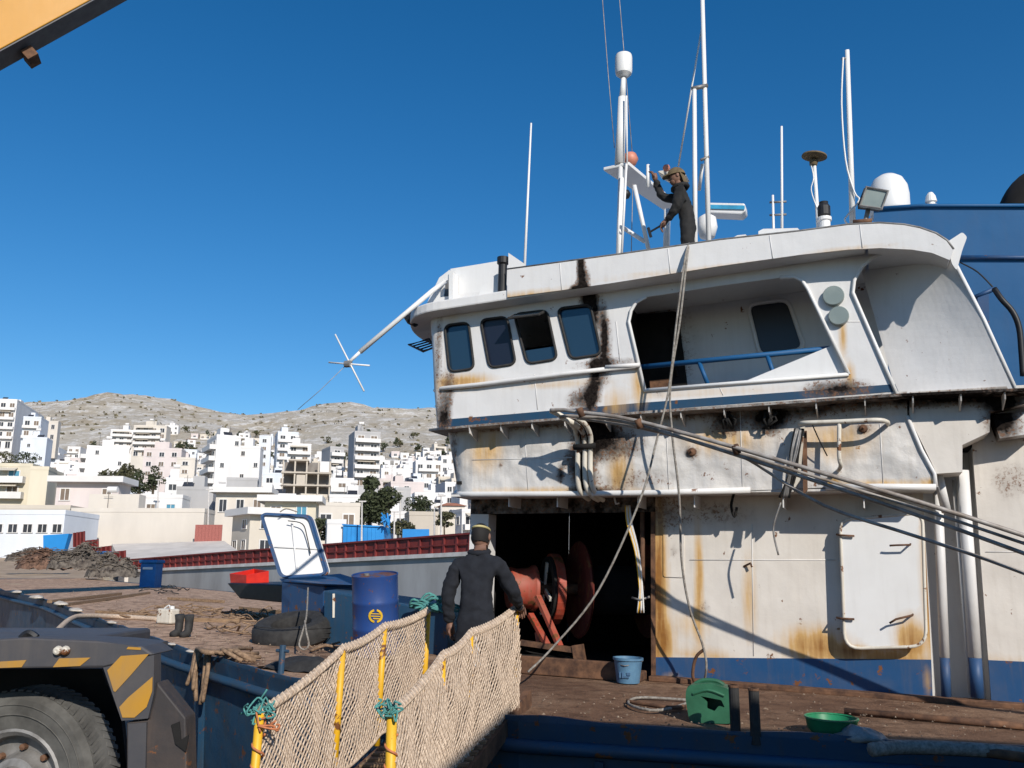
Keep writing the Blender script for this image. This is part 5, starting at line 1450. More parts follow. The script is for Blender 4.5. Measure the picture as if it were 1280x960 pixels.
MB().tube([c + (SU*math.cos(a) + SN*math.sin(a))*.20 + SV*.133 for a in [i*.2244 for i in range(28)]], .009, 5, closed=True).build('tub_rim', M['bright_green'], bw)
e = D(1078, 931)
mb = MB(); mb.lathe([(0,0),(.7,.02),(1,.3),(.8,.7),(.3,.95),(0,1)], Vector((0,0,0)), UP, 14)
o = mb.build('plastic_bag', plain('grey_plastic_bag', (.34,.33,.32), (.18,.17,.16), .4, 14, bmp=.02), smooth=True)
for v in o.data.vertices:
    k = 1 + .5*noise.noise(v.co*2.5); v.co = Vector((v.co.x*.19*k, v.co.y*.10*k, v.co.z*.11*k))
o.location = S(e[0], e[1]-.08, .0); o.rotation_euler = (0,0,-PHI)
tag(o, 'crumpled grey plastic bag on the gunwale below the green tub', 'bag')
c = S(W(786,836,.45)[0], .48, .0)
bk = thing('bucket', 'pale blue plastic bucket standing at the dark opening', 'bucket', c)
o = MB().lathe([(0,.01),(.125,.01),(.155,.25),(.168,.25),(.168,.275),(.15,.275),(.12,.03),(0,.03)], c, SV, 26).build('pail', M['bucket_blue'], bk); smooth_angle(o, 40)
MB().tube(bez([c + SV*.25 - SU*.165, c + SV*.20 + SN*.16, c + SV*.25 + SU*.165], 6), .006, 5).build('handle', M['steel'], bk)
bl_ = MB()
for k, (x0, z0, x1, z1) in enumerate(((-.06,.07,-.045,.13),(-.03,.07,-.012,.13),(-.01,.07,.045,.09),(.02,.10,.06,.13))):
    bl_.hexa([c + SN*.143 + SU*x0 + SV*z0, c + SN*.143 + SU*x1 + SV*z0, c + SN*.13 + SU*x1 + SV*z0, c + SN*.13 + SU*x0 + SV*z0, c + SN*.149 + SU*x0 + SV*z1, c + SN*.149 + SU*x1 + SV*z1, c + SN*.13 + SU*x1 + SV*z1, c + SN*.13 + SU*x0 + SV*z1])
bl_.build('faded_print', plain('faded_print', (.07,.14,.26), (.09,.18,.29), .5, 20), bk)
# deck rails, a low coaming bar and a hose lying along the deck
tag(MB().tube([deck_pt(1055,889,.03), deck_pt(1180,899,.03), deck_pt(1300,910,.03)], .03, 8).build('deck_rail', M['rust_steel'], smooth=True), 'thin rusty rail lying along the deck at the right', 'rail')
tag(MB().tube([deck_pt(1195,935,.04), deck_pt(1300,950,.04)], .035, 8).build('loose_pipe', M['rust_steel'], smooth=True), 'short rusty pipe at the deck edge, bottom right', 'pipe')
tag(MB().tube(bez([deck_pt(1090,937,.05), deck_pt(1140,934,.05), deck_pt(1230,938,.05), deck_pt(1290,944,.05)], 4), .05, 8).build('edge_rope', M['rope_grey'], smooth=True), 'thick frayed rope along the gunwale at bottom right', 'rope')
wl = MB().box((-.05, .005, -.0), (9, .16, .055), 0, S).build('wall_coaming', M['rust_steel'], ship, bevel=.01)
# hose hanging from the roof, and its coil on deck
hw = thing('roof_hose', 'grey hose dropping from the roof past the scorched wall to a coil on deck', 'hose', deck_pt(845, 880))
pts = [WP(862,308,.3), WP(860,312,.84), WP(850,400,.95), WP(838,480,.95), WP(840,540,.9), WP(849,620,.75), WP(852,700,.6), WP(862,760,.5), WP(878,805,.42), WP(883,835,.40), WP(876,862,.38), deck_pt(860,878,.03), deck_pt(820,888,.03), deck_pt(786,880,.03), deck_pt(800,872,.03), deck_pt(860,875,.03)]
MB().tube(bez(pts, 6), .013, 7).build('hose_line', M['rope_grey'], hw, smooth=True)
pts = [WP(868,800,.35), WP(870,822,.38), WP(866,845,.38), WP(872,868,.4), deck_pt(850,884,.03), deck_pt(805,880,.03), deck_pt(784,876,.03)]
MB().tube(bez([WP(880,812,.4)] + pts[1:], 6), .018, 7).build('hose_loop', M['rust_steel'], hw, smooth=True)
r2 = bez([WP(866,306,.5), WP(858,314,.86), WP(846,400,.98), WP(836,486,1.0), WP(822,545,1.05), WP(800,625,1.1), WP(748,738,1.2), WP(692,808,1.3), WP(660,840,1.5)], 6)
tag(MB().tube(r2, .012, 7).build('slant_rope', M['rope_grey'], smooth=True), 'grey rope slanting from the roof edge across the dark opening', 'rope')

# ================================================================= gangway
gw = thing('gangway', 'gangway with yellow posts and cream rope netting leading up to the ship', 'gangway', at(430, 960, 6))
LT = [at(325,890,5.4), at(428,811,6.45), at(480,783,7.2), at(535,763,8.1)]
RTp = [at(490,890,5.3), at(553,819,6.35), at(588,791,6.95), at(645,759,8.0)]
PH = .88
def floor_of(p): return p - Vector((0,0,PH))
for i, p in enumerate(LT):
    lean = Vector((-.03, 0, 0))
    o = MB().tube([floor_of(p) + lean, p], .026, 10).build('post', M['yellow_paint'], gw, smooth=True)
for i, p in enumerate(RTp):
    o = MB().tube([floor_of(p), p], .030 if i == 0 else .024, 10).build('post', M['yellow_paint'], gw, smooth=True)
for side in (LT, RTp):
    a, b = floor_of(side[0]), floor_of(side[3])
    d = (b-a).normalized()
    MB().bar(a - d*1.2, b + d*.45, .06, .14).build('side_beam', M['rust_steel'], gw)
nst = 26
for i in range(nst):
    t = i/(nst-1)
    a = floor_of(LT[0]).lerp(floor_of(LT[3]), t) + Vector((0,0,.075)); b = floor_of(RTp[0]).lerp(floor_of(RTp[3]), t) + Vector((0,0,.075))
    MB().bar(a, b, .085, .02).build('tread', M['wood'], gw)
def net(name, tops, sag, drop, du=.030, jit=.004, rr=.0062, belly=.05, seed=1, side=1):
    rn = random.Random(seed)
    P = []
    for a, b in zip(tops, tops[1:]):
        k = max(2, int((b-a).length/du/1.0))
        for i in range(k):
            t = i/k; P.append(a.lerp(b, t) - Vector((0,0,sag*4*t*(1-t))))
    P.append(tops[-1])
    d = (tops[-1]-tops[0]); n_ = Vector((d.y, -d.x, 0)).normalized()*side
    rows = int(drop(0.5)/du)
    def pt(i, j):
        s = i/(len(P)-1); t = j/rows
        p = P[i] - Vector((0,0,drop(s)*t))
        p += n_*(belly*math.sin(math.pi*t)*(.6 + .5*noise.noise(Vector((s*7, t*2, seed)))) + .022*noise.noise(Vector((s*14, t*5, seed+3))))
        return p + Vector((rn.gauss(0,jit), rn.gauss(0,jit), rn.gauss(0,jit)))
    g = {}
    mb = MB()
    for i in range(len(P)):
        for j in range(rows+1):
            if (i+j) % 2 == 0: g[i,j] = pt(i, j)
    for (i,j), p in g.items():
        for q in ((i+1,j+1),(i+1,j-1)):
            if q in g: mb.tube([p, g[q]], rr, 4, cap=False)
    for (i,j), p in g.items():
        mb.tube([p + Vector((-rr*1.2,0,0)), p + Vector((rr*1.2,0,0))], rr*1.2, 4)
    o = mb.build(name, M['rope'], gw, fix=False); o['kind'] = 'stuff'
    mr = MB()
    mr.tube(P, .022, 8)
    for i in range(0, len(P)-1, 2):
        q = P[i]; mr.tube([q + Vector((0,0,.030)), q + n_*.028, q - Vector((0,0,.035)), q - n_*.028], .009, 5, closed=True)
    mr.build('top_rope', M['rope'], gw, smooth=True)
    br = [pt(i, rows) for i in range(0, len(P), 2)]
    MB().tube(br, .014, 6).build('bottom_rope', M['rope'], gw, smooth=True)
net('netting', LT, .025, lambda s: .86 - .10*s, seed=2, side=-1, belly=.03, du=.026, rr=.0064, jit=.0012)
net('netting', RTp, .03, lambda s: .92 + .02*s, seed=5, side=1, belly=.06, du=.026, rr=.0068, jit=.0012)
rn = random.Random(8)
for p, mt, n, sp_ in ((LT[0], 'rope_teal', 22, .035), (LT[0] + Vector((.05,0,-.05)), 'rope_orange', 6, .03), (RTp[0] + Vector((-.02,0,.02)), 'rope_teal', 20, .028), (LT[3] + Vector((0,0,.02)), 'rope_teal', 10, .028)):
    mb = MB()
    for i in range(n):
        q = p + Vector((rn.gauss(0,.02), rn.gauss(0,.02), rn.gauss(0,.02)))
        mb.tube(bez([q] + [q + Vector((rn.gauss(0,sp_), rn.gauss(0,sp_*.6), rn.gauss(0,sp_))) for _ in range(3)], 4), .006, 5)
    mb.build('twine_knot', M[mt], gw, smooth=True)
for p in (LT[0], RTp[0]):
    mb = MB(); pts = []
    for k in range(60):
        a = k*.55; pts.append(p - Vector((0,0,.12 + k*.0095)) + Vector((math.cos(a)*.034, math.sin(a)*.034, 0)))
    mb.tube(pts, .007, 5); mb.build('lashing', M['rope_orange'], gw, smooth=True)

# ================================================================= mobile crane: front corner, wheel and boom
cz = thing('mobile_crane', 'yellow mobile crane with hazard-striped grey fender parked at the left of the quay', 'crane', (-5, 6.2, QZ))
YF = 5.05
M['crane_grey'] = paint('dark_grey_crane_paint', (.050,.050,.057), .55, .4, 0, .003, dirtcol=(.12,.10,.085))
M['bumper_dark'] = paint('dirty_bumper_paint', (.035,.030,.030), .65, .6, .1, .006, dirtcol=(.10,.07,.055))
M['hazard'] = paint('hazard_yellow', (.42,.21,.02), .55, .45, .0, .001)
M['tyre_worn'] = plain('dusty_tyre', (.13,.125,.115), (.06,.057,.052), .9, 5, bmp=.004)
def cpan(nm, px, Y, th, mat, parent=cz, bevel=.0, slope=0.0):
    return MB().prism([at(x, y, Y + slope*(x-100)) for x, y in px], Vector((0, th, 0))).build(nm, M[mat], parent, bevel=bevel)
bmf = cpan('fender_beam', [(-420,804),(0,799),(30,797),(118,801),(178,808),(193,818),(128,834),(0,836),(-420,840)], YF, .30, 'crane_grey', bevel=.012)
cpan('fender_top', [(-420,806),(0,802),(30,801),(118,805),(165,810),(165,822),(-420,824)], YF+.301, .55, 'crane_grey')
hzp = cpan('hazard_panel', [(129,834.5),(192.5,818.5),(192,868),(185,898),(152,901)], YF-.004, .10, 'crane_grey')
for k, px in enumerate(([(134,838),(151,820),(186,817.5),(165,842),(144,865),(142,864)], [(149,884),(160,872),(190.5,846),(190,864),(183,884),(168,897),(153,897)])):
    cpan('hazard_stripe', px, YF-.010, .005, 'hazard', hzp)
for px in ([(0,827),(33,825),(27,834),(-3,835)], [(74,823),(113,822),(100,832.5),(66,834)], [(-80,829),(-40,828),(-46,836),(-88,837)], [(160,808.5),(176,809.5),(176,812.5),(158,811.5)]):
    cpan('fender_stripe', px, YF-.004, .003, 'hazard', bmf)
cpan('bumper_box', [(158,903),(186,899),(193,869),(196,852),(232,897),(234,985),(158,985)], YF+.02, .16, 'bumper_dark', bevel=.01)
cpan('bumper_plate', [(160,905),(183,903),(181,985),(160,985)], YF-.0, .018, 'crane_grey')
cpan('bumper_tear', [(214,906),(224,902),(226,925),(236,918),(232,940),(219,930)], YF+.008, .011, 'soot')
for x in (74, 83):
    MB().lathe([(0,0),(.022,0),(.026,.01),(.020,.03),(.010,.035),(0,.032)], at(x, 813, YF-.001), Vector((0,-1,0)), 14).build('marker_bolt', M['cream_pipe'], bmf)
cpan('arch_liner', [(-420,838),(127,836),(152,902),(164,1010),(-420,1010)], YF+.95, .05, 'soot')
MB().tube(bez([at(26,798,YF+.1), at(36,791,YF+.1), at(46,797,YF+.1)], 5), .02, 6).build('grab_handle', M['black_paint'], cz)
wc = at(28, 976, YF+.45); wax = Vector((-.10, -1, 0)).normalized()
wr = .515
tp = [(.30,-.12),(.36,-.16),(.46,-.165),(.505,-.14),(.515,-.05),(.515,.05),(.505,.12),(.47,.145),(.40,.15),(.345,.125),(.30,.115)]
wh = MB().lathe(tp, wc, wax, 56).build('wheel', M['tyre_worn'], cz); smooth_angle(wh, 30)
lug = MB(); e_ = wax.orthogonal().normalized(); g_ = wax.cross(e_)
for k in range(64):
    a = 2*math.pi*k/64; d_ = e_*math.cos(a) + g_*math.sin(a); tg = wax.cross(d_)
    for sgn in (-1, 1): lug.obox(wc + d_*.512 + wax*(.075*sgn - .01) + tg*(.012*sgn), (tg + wax*.35*sgn).normalized(), (wax - tg*.35*sgn).normalized(), d_, .013, .055, .005)
lg = lug.build('tread_lugs', M['tyre_worn'], wh); lg['kind'] = 'stuff'
for r0, wz in ((.44,.150), (.385,.146)):
    MB().tube([wc + (e_*math.cos(a) + g_*math.sin(a))*r0 + wax*wz for a in [i*2*math.pi/48 for i in range(48)]], .004, 5, closed=True).build('sidewall_ring', M['tyre_worn'], wh)
o = MB().lathe([(.305,.118),(.29,.125),(.265,.10),(.255,.02),(.17,.0),(.15,.05),(.14,.09),(.10,.10),(.09,.13),(.0,.135)], wc, wax, 40).build('rim', M['steel'], wh); smooth_angle(o, 30)
for k in range(8):
    a = k*math.pi/4; e_ = wax.orthogonal().normalized(); g_ = wax.cross(e_)
    MB().lathe([(0,.0),(.02,.0),(.018,.04),(0,.045)], wc + (e_*math.cos(a)+g_*math.sin(a))*.19 + wax*.0, wax, 8).build('wheel_nut', M['rust_steel'], wh)
# rest of the carrier, left of the picture
MB().box((-15, YF+1.05, QZ+.75), (-3.0, YF+2.6, QZ+1.25)).build('chassis', M['crane_grey'], cz, bevel=.03)
for x in (-6.2, -10.5, -12.2):
    MB().lathe(tp, Vector((x, YF+.45, wc.z)), Vector((0,-1,0)), 40).build('wheel', M['tyre_worn'], cz, smooth=True)
MB().box((-14.6, YF+.6, QZ+1.25), (-11.4, YF+3.2, QZ+3.2)).build('turntable_house', M['orange_boom'], cz, bevel=.06)
bA, bB = at(-420, 308, 11.4), at(420, -155, 14.1)
dB = (bB-bA).normalized(); pv = Vector((-13.2, YF+2.0, QZ+2.9))
sB = dB.cross(UP).normalized(); uB = sB.cross(dB)
hB, wB = 1.23, .50
cB = (bA+bB)/2 + uB*(hB/2 + .02)
boom = MB().obox(cB, dB, sB, uB, (bB-bA).length/2 + 1.5, wB/2, hB/2).build('boom', M['orange_boom'], cz, bevel=.015)
MB().obox(cB - uB*(hB/2 + .012), dB, sB, uB, (bB-bA).length/2 + 1.45, wB/2 - .02, .010).build('boom_bottom_plate', M['grey_beam'], boom)
pb = at(34, 66, (bA.y+bB.y)/2 - .1)
MB().obox(pb + Vector((0,.12,0)), dB, sB, uB, .09, .15, .085).build('boom_pad', M['rust_steel'], boom)
MB().bar(pv, bA + uB*.6, .45, 1.0).build('boom_foot', M['orange_boom'], cz)

# ================================================================= far quay clutter: net heaps, bins, sheets
def heap(lb, px, py, Y, wx, hz_, seed, mat):
    rn = random.Random(seed); c = at(px, py, Y); mb = MB()
    n, k = 40, 12; vs = []; fs = []
    for j in range(k+1):
        r = 1 - j/k
        for i in range(n):
            a = 2*math.pi*i/n; d = Vector((math.cos(a)*r, math.sin(a)*r*.6, 0))
            z = hz_*(1 - r**1.6)*(.75 + .7*noise.noise(d*2.1 + Vector((seed*5, 0, 0)))) + .22*hz_*noise.noise(d*6 + Vector((seed, 2, 0))) + .08*hz_*noise.noise(d*17)
            q = d*wx*(1 + .25*noise.noise(Vector((math.cos(a)*1.5, math.sin(a)*1.5, seed))))
            vs.append(c + Vector((q.x, q.y, max(-.3, z) - (.3 if j == 0 else 0))))
    for j in range(k):
        for i in range(n): fs.append((j*n+i, j*n+(i+1) % n, (j+1)*n+(i+1) % n, (j+1)*n+i))
    mb.add([(p_.x, p_.y, c.z + (p_.z - c.z)*.8) for p_ in vs], fs)
    for i in range(240):
        q = vs[rn.randrange(n*1, n*k)]; d = Vector((rn.gauss(0,1), rn.gauss(0,.6), rn.gauss(0,.35)))*wx*.15
        mb.tube(bez([q-d, q + Vector((0,0,rn.uniform(.0,.1))), q+d - Vector((0,0,.05))], 3), rn.uniform(.012,.03), 5)
    tag(mb.build('net_pile', M[mat], smooth=True), lb, 'net pile', 'heaps of nets on the far quay', kind='stuff')
M['net_grey'] = plain('old_grey_net', (.19,.16,.13), (.045,.035,.03), .95, 5, bmp=.2)
M['net_brown'] = plain('old_brown_net', (.21,.12,.08), (.06,.035,.025), .95, 5, bmp=.2)
heap('grey heap of nets behind the deck, first of three', 100, 704, 42, 1.4, .85, 1, 'net_grey')
heap('brown heap of nets at the left, on the sandy ground', 60, 705, 44, 1.5, .7, 2, 'net_brown')
heap('grey heap of nets next to the blue bins', 140, 714, 40, 1.2, .8, 3, 'net_grey')
heap('low dark heap of nets left of the blue sheet', 36, 697, 60, 1.6, .6, 4, 'net_grey')
M['bin_blue'] = plain('scuffed_blue_bin', (.018,.16,.42), (.014,.10,.27), .55, 2.5)
def bin_box(lb, x0, x1, y0, y1, Y, mat='bin_blue'):
    a, b = at(x0, y1, Y), at(x1, y0, Y)
    t = thing('blue_bin', lb, 'bin', a, 'blue bins on the far quay')
    MB().box((a.x, Y, a.z-.3), (b.x, Y+.7, b.z)).build('bin_body', M[mat], t, bevel=.03)
    MB().box((a.x-.05, Y-.06, b.z+.002), (b.x+.05, Y+.76, b.z+.12)).build('bin_lid', M[mat], t, bevel=.03)
    MB().box((a.x+.1, Y-.03, b.z-.22), (b.x-.1, Y-.001, b.z-.14)).build('bin_label', M['white_clean'], t)
bin_box('blue bin with pale strip at the far edge of the deck', 174, 195, 704, 727, 33)
bin_box('dark blue bin behind the grey net heap', 115, 132, 692, 712, 46)
t = tag(MB().prism([at(54,669,58), at(86,667,58), at(80,688,58), at(54,690,58)], Vector((0,.5,0))).build('blue_tarpaulin', M['blue_sheet']), 'bright blue tarpaulin hung beside the harbour shed', 'tarpaulin')
t = thing('green_drum', 'small green drum with white label among the net heaps', 'drum', at(85, 707, 42))
c = at(85, 709, 42)
MB().lathe([(0,0),(.20,0),(.20,.42),(0,.42)], c, UP, 16).build('drum_body', M['bright_green'], t)
MB().lathe([(.205,.14),(.207,.26)], c, UP, 16).build('drum_label', M['white_clean'], t)

# two containers added out of view, behind-right of the camera, to shade the ship's side
M['container'] = plain('container_paint', (.16,.07,.05), (.10,.045,.035), .7, 1.0)
cdir = Vector((.984, -.18, 0)); cn_ = Vector((-.18, -.984, 0))
for k in range(2):
    base = Vector((3.15, .30, QZ + .02 + k*2.60))
    t = thing('shade_container', ['lower','upper'][k] + ' brown container of two stacked, added out of view to shade the hull', 'container', base)
    mb = MB(); n = 44; L = 12.2; Dp = 2.44; H = 2.58
    MB().hexa([base + cn_*.06, base + cdir*L + cn_*.06, base + cdir*L + cn_*(Dp-.06), base + cn_*(Dp-.06)] + [p + Vector((0,0,H)) for p in (base + cn_*.06, base + cdir*L + cn_*.06, base + cdir*L + cn_*(Dp-.06), base + cn_*(Dp-.06))]).build('box', M['container'], t)
    for i in range(n):
        for off in (0.0, Dp-.06):
            a = base + cdir*(L*(i+.2)/n) + cn_*off + Vector((0,0,.16))
            MB().hexa([a, a + cdir*(L*.6/n), a + cdir*(L*.6/n) + cn_*.06, a + cn_*.06] + [p + Vector((0,0,H-.3)) for p in (a, a + cdir*(L*.6/n), a + cdir*(L*.6/n) + cn_*.06, a + cn_*.06)]).build('corrugation', M['container'], t)
# ================================================================= people
def skin_body(name, V, E_, rad, root, parent_T, mats, rule, levels=3):
    """one continuous body grown over a skeleton: V joint positions, rad (rx, ry) per joint"""
    names = list(V); idx = {k: i for i, k in enumerate(names)}
    me = bpy.data.meshes.new(name)
    me.from_pydata([V[k] for k in names], [(idx[a], idx[b]) for a, b in E_], [])
    o = bpy.data.objects.new(name, me); COL.objects.link(o)
    sk = o.modifiers.new('skin', 'SKIN'); sk.use_smooth_shade = True; sk.branch_smoothing = .6
    ss = o.modifiers.new('sub', 'SUBSURF'); ss.levels = levels; ss.render_levels = levels
    if not me.skin_vertices: 
        bpy.context.view_layer.objects.active = o
        me.skin_vertices.new() if hasattr(me.skin_vertices, 'new') else None
    dat = me.skin_vertices[0].data
    for k in names:
        r = rad[k]; dat[idx[k]].radius = r if isinstance(r, tuple) else (r, r)
        dat[idx[k]].use_root = (k == root)
    dg = bpy.context.evaluated_depsgraph_get(); dg.update()
    m2 = bpy.data.meshes.new_from_object(o.evaluated_get(dg))
    bpy.data.objects.remove(o)
    return m2
def person(name, label, cat, base, yaw, V, rad, mats, rule, hands, head, scale=1.0):
    t = thing(name, label, cat, base, None, yaw)
    E_ = [('pelvis','spine'),('spine','chest'),('chest','neck'),('neck','head'),('head','crown')]
    for s in 'LR':
        E_ += [('chest','sh'+s),('sh'+s,'el'+s),('el'+s,'wr'+s),('pelvis','hip'+s),('hip'+s,'kn'+s),('kn'+s,'an'+s),('an'+s,'toe'+s)]
    me = skin_body('body', V, E_, rad, 'pelvis', None, mats, rule)
    # folds of loose cloth: displaced everywhere but the head and neck
    nz_ = [v.normal.copy() for v in me.vertices]
    for v, n_ in zip(me.vertices, nz_):
        if (Vector(v.co) - Vector(V['head'])).length < .16: continue
        p_ = Vector((v.co.x*9, v.co.y*9, v.co.z*17 + v.co.x*6))
        v.co += n_*(.012*noise.noise(p_) + .008*noise.noise(p_*2.3) - .002)
    bm = bmesh.new(); bm.from_mesh(me)
    # hands: palm, four fingers and a thumb
    def limb(pts, rs, n=7):
        mb = MB(); mb.tube(pts, rs, n); vs = [bm.verts.new(v) for v in mb.v]
        for f in mb.f:
            try: fc = bm.faces.new([vs[i] for i in f]); fc.smooth = True
            except ValueError: pass
    for wr, d, side, curl in hands:
        wr = Vector(wr); d = Vector(d).normalized(); side = Vector(side).normalized(); nrm = d.cross(side).normalized()
        limb([wr - d*.02, wr + d*.03, wr + d*.085], [.026,.038,.036], 8)
        for i, (o_, L) in enumerate(((-.030,.066),(-.010,.076),(.010,.072),(.029,.056))):
            a = wr + d*.080 + side*o_
            b = a + d*L*.45 + nrm*L*.2*curl; c = b + d*L*.3*(1-.4*curl) + nrm*L*.4*curl; e = c + d*L*.1 + nrm*L*.35*curl
            limb([a, b, c, e], [.0095,.009,.0085,.006])
        a = wr + d*.03 - side*.03; limb([a, a - side*.03 + d*.025, a - side*.035 + d*.06 + nrm*.02*curl], [.012,.0105,.008])
    # head details: nose, ears, brow and jaw added on the skull
    hp, fd, ud = Vector(V['head']), Vector(head['face']).normalized(), Vector(head['up']).normalized()
    sd = fd.cross(ud).normalized()
    def blob(c, rx, ry, rz, ax=(sd, fd, ud)):
        ret = bmesh.ops.create_uvsphere(bm, u_segments=12, v_segments=8, radius=1)
        for v in ret['verts']: v.co = c + ax[0]*(v.co.x*rx) + ax[1]*(v.co.y*ry) + ax[2]*(v.co.z*rz)
        for v in ret['verts']:
            for f in v.link_faces: f.smooth = True
    hc = hp + ud*.075
    blob(hc, .077, .098, .112)
    blob(hc + fd*.045 - ud*.055, .052, .052, .055)
    blob(hc + fd*.100 - ud*.012, .013, .020, .024)
    for s in (-1, 1):
        blob(hc + sd*(.078*s) - fd*.008, .012, .022, .032)
        blob(hc + fd*.082 + sd*(.03*s) + ud*.012, .014, .010, .008)
    blob(hc + fd*.090 - ud*.058, .026, .012, .008)
    bm.to_mesh(me); bm.free()
    for m_ in mats: me.materials.append(m_)
    for p in me.polygons: p.material_index = rule(p.center)
    o = bpy.data.objects.new('body', me); COL.objects.link(o); o.parent = t
    return t, hc, fd, ud, sd
def cap_piece(nm, parent, c, ax, rx, ry, rz, z0, mat, thick=0):
    """part of an ellipsoid above z0 (fraction), sitting on the head"""
    mb = MB(); n, k = 20, 8
    vs = []; fs = []
    a0 = math.asin(max(-1, min(1, z0)))
    for j in range(k+1):
        a = a0 + (math.pi/2 - a0)*j/k
        for i in range(n):
            b = 2*math.pi*i/n
            vs.append(c + ax[0]*(math.cos(a)*math.cos(b)*rx) + ax[1]*(math.cos(a)*math.sin(b)*ry) + ax[2]*(math.sin(a)*rz))
    for j in range(k):
        for i in range(n): fs.append((j*n+i, j*n+(i+1) % n, (j+1)*n+(i+1) % n, (j+1)*n+i))
    o = mb.add(vs, fs).build(nm, mat, None, smooth=True); o.parent = parent
    return o
# man on the gangway, back to the camera
V1 = {'pelvis':(0,0,.94),'spine':(0,.03,1.13),'chest':(0,.06,1.34),'neck':(0,.12,1.465),'head':(0,.165,1.520),'crown':(0,.19,1.62),
      'shL':(-.165,.07,1.385),'elL':(-.255,.03,1.12),'wrL':(-.245,.11,.88),'shR':(.165,.08,1.385),'elR':(.275,.18,1.15),'wrR':(.29,.40,1.02),
      'hipL':(-.095,0,.88),'knL':(-.115,.04,.50),'anL':(-.115,-.02,.10),'toeL':(-.13,.14,.055),'hipR':(.095,0,.88),'knR':(.125,.07,.50),'anR':(.12,.02,.10),'toeR':(.15,.18,.055)}
R1 = {'pelvis':(.155,.12),'spine':(.15,.115),'chest':(.18,.125),'neck':.058,'head':.06,'crown':.055,'shL':.092,'elL':.068,'wrL':.05,'shR':.092,'elR':.068,'wrR':.05,
      'hipL':.115,'knL':.088,'anL':.072,'toeL':.05,'hipR':.115,'knR':.088,'anR':.072,'toeR':.05}
def rule1(c):
    if c.z > 1.485: return 1
    if (Vector(c) - Vector((-.245,.12,.84))).length < .10 and c.z < .875: return 1
    if c.y > .405 and c.x > .2: return 1
    if c.z < .11: return 2
    return 0
b1 = at(595, 760, 7.55)
m1, hc, fd, ud, sd = person('person', 'person in dark navy coveralls and pale yellow headband on the gangway, back turned', 'person', (b1.x, b1.y, -.10), R(-10), V1, R1,
      [M['cloth_navy'], M['skin'], M['rubber']], rule1, [((-.245,.11,.875),(.05,.15,-1),(0,1,.1),.6), ((.29,.40,1.02),(.1,.9,-.35),(.9,-.1,.2),1.0)], {'face':(.15,1,-.3), 'up':(0,.28,1)})
cap_piece('hair', m1, hc + ud*.008 - fd*.014, (sd, fd, ud), .081, .101, .114, -.55, M['hair'])
mb = MB(); mb.tube([hc + ud*.068 + sd*(math.cos(a)*.071) + fd*(math.sin(a)*.089 - .014) for a in [i*math.pi/14 for i in range(28)]], .011, 6, closed=True)
hb_ = mb.build('headband', M['safety_yellow'], None, smooth=True); hb_.parent = m1
mb = MB(); mb.tube([Vector((math.cos(a)*.080, .115 + math.sin(a)*.075, 1.468 + .012*math.sin(a))) for a in [i*math.pi/12 for i in range(24)]], .024, 6, closed=True)
o = mb.build('collar', M['cloth_navy'], None, smooth=True); o.parent = m1
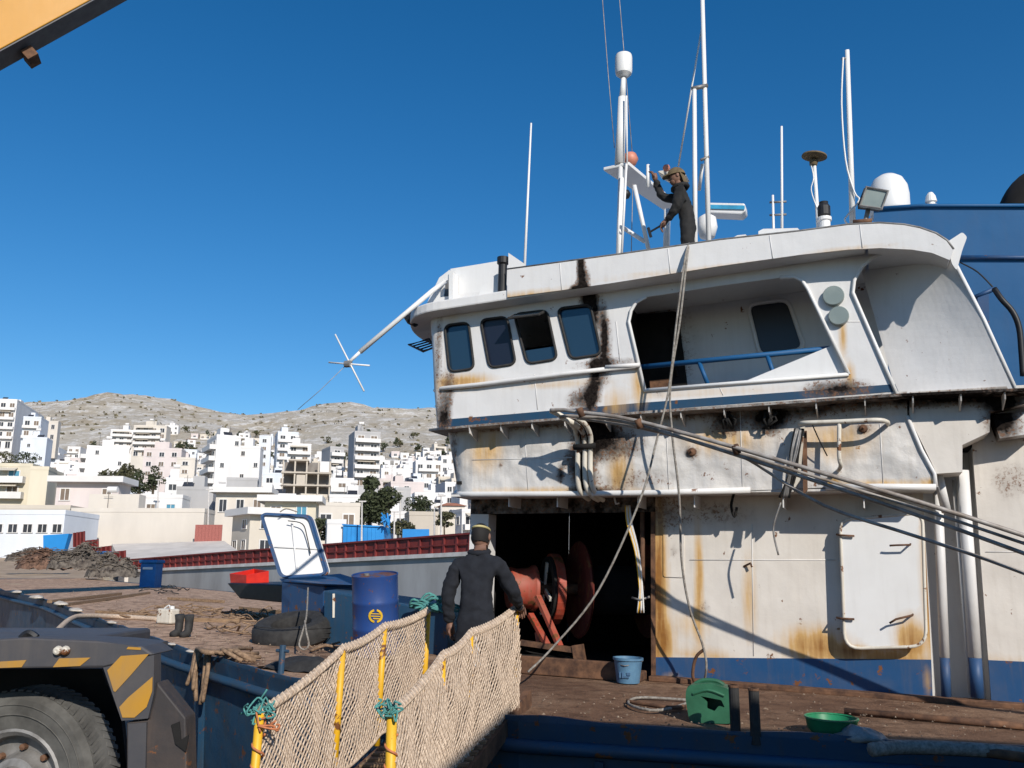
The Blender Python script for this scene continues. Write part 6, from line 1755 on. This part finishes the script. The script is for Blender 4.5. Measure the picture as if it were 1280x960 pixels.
# man on the roof, seen from the side, one arm raised to the board
V2 = {'pelvis':(.05,0,.93),'spine':(.04,0,1.12),'chest':(.01,0,1.34),'neck':(-.03,0,1.475),'head':(-.06,0,1.535),'crown':(-.08,0,1.635),
      'shL':(-.05,.17,1.37),'elL':(-.29,.10,1.40),'wrL':(-.36,.04,1.64),'shR':(0,-.17,1.37),'elR':(-.04,-.22,1.10),'wrR':(-.20,-.14,.97),
      'hipL':(.05,.095,.88),'knL':(.02,.11,.50),'anL':(.09,.12,.10),'toeL':(-.08,.13,.055),'hipR':(.06,-.095,.88),'knR':(.05,-.11,.50),'anR':(.12,-.12,.10),'toeR':(-.05,-.13,.055)}
R2_ = dict(R1); R2_.update({'chest':(.165,.145),'spine':(.15,.13),'pelvis':(.15,.135),'shL':.085,'shR':.09,'elL':.065,'elR':.07})
def rule2(c):
    if c.z > 1.465 and c.x < .03 and c.x > -.27 and abs(c.y) < .09: return 1
    if c.x < -.30 and c.z > 1.635: return 1
    if c.x < -.19 and c.z < 1.02 and c.z > .8: return 1
    if c.z < .11: return 2
    return 0
uu, vv = W(856, 303, -.35)
b2 = S(uu, -.35, vv) - UP*.70
m2_, hc, fd, ud, sd = person('person', 'person in dark jacket and khaki cap working by the mast on the roof', 'person', b2, -PHI, V2, R2_,
      [M['cloth_black'], M['skin'], M['rubber']], rule2, [((-.36,.04,1.64),(-.15,-.05,1),(.1,1,0),.9), ((-.20,-.14,.97),(-.7,.15,-.6),(.1,1,0),1.0)], {'face':(-1,-.25,-.12), 'up':(-.14,0,1)})
cap_piece('cap', m2_, hc + ud*.015, (sd, fd, ud), .098, .122, .125, .05, M['cap'])
mb = MB(); mb.prism([hc + ud*.03 + fd*.10 + sd*.07, hc + ud*.015 + fd*.17 + sd*.05, hc + ud*.01 + fd*.185, hc + ud*.015 + fd*.17 - sd*.05, hc + ud*.03 + fd*.10 - sd*.07], ud*.012)
o = mb.build('cap_peak', M['cap'], None); o.parent = m2_
mb = MB(); mb.grid(lambda a, b: hc - fd*(.105 + .03*b) + sd*((a-.5)*.19) + fd*(.06*abs(a-.5)*2) + ud*(.03 - .17*b), 10, 6)
o = mb.build('neck_flap', M['cap'], None, smooth=True); o.parent = m2_
so2 = o.modifiers.new('solid', 'SOLIDIFY'); so2.thickness = .01
mb = MB(); mb.tube([Vector((-.03 + math.cos(a)*.095, math.sin(a)*.10, 1.455 + .02*math.cos(a))) for a in [i*math.pi/12 for i in range(24)]], .03, 6, closed=True)
o = mb.build('collar', M['cloth_black'], None, smooth=True); o.parent = m2_
# hammer in his lower hand
Mx = Matrix.Translation(b2) @ Matrix.Rotation(-PHI, 4, 'Z')
hm = thing('hammer', 'black hammer held low by the person on the roof', 'hammer', Mx @ Vector((-.25,-.12,.93)))
MB().tube([Mx @ Vector((-.22,-.13,.945)), Mx @ Vector((-.42,-.12,.86))], .014, 8).build('handle', M['black_paint'], hm)
MB().bar(Mx @ Vector((-.44,-.12,.92)), Mx @ Vector((-.41,-.12,.79)), .035, .035).build('head', M['black_paint'], hm)
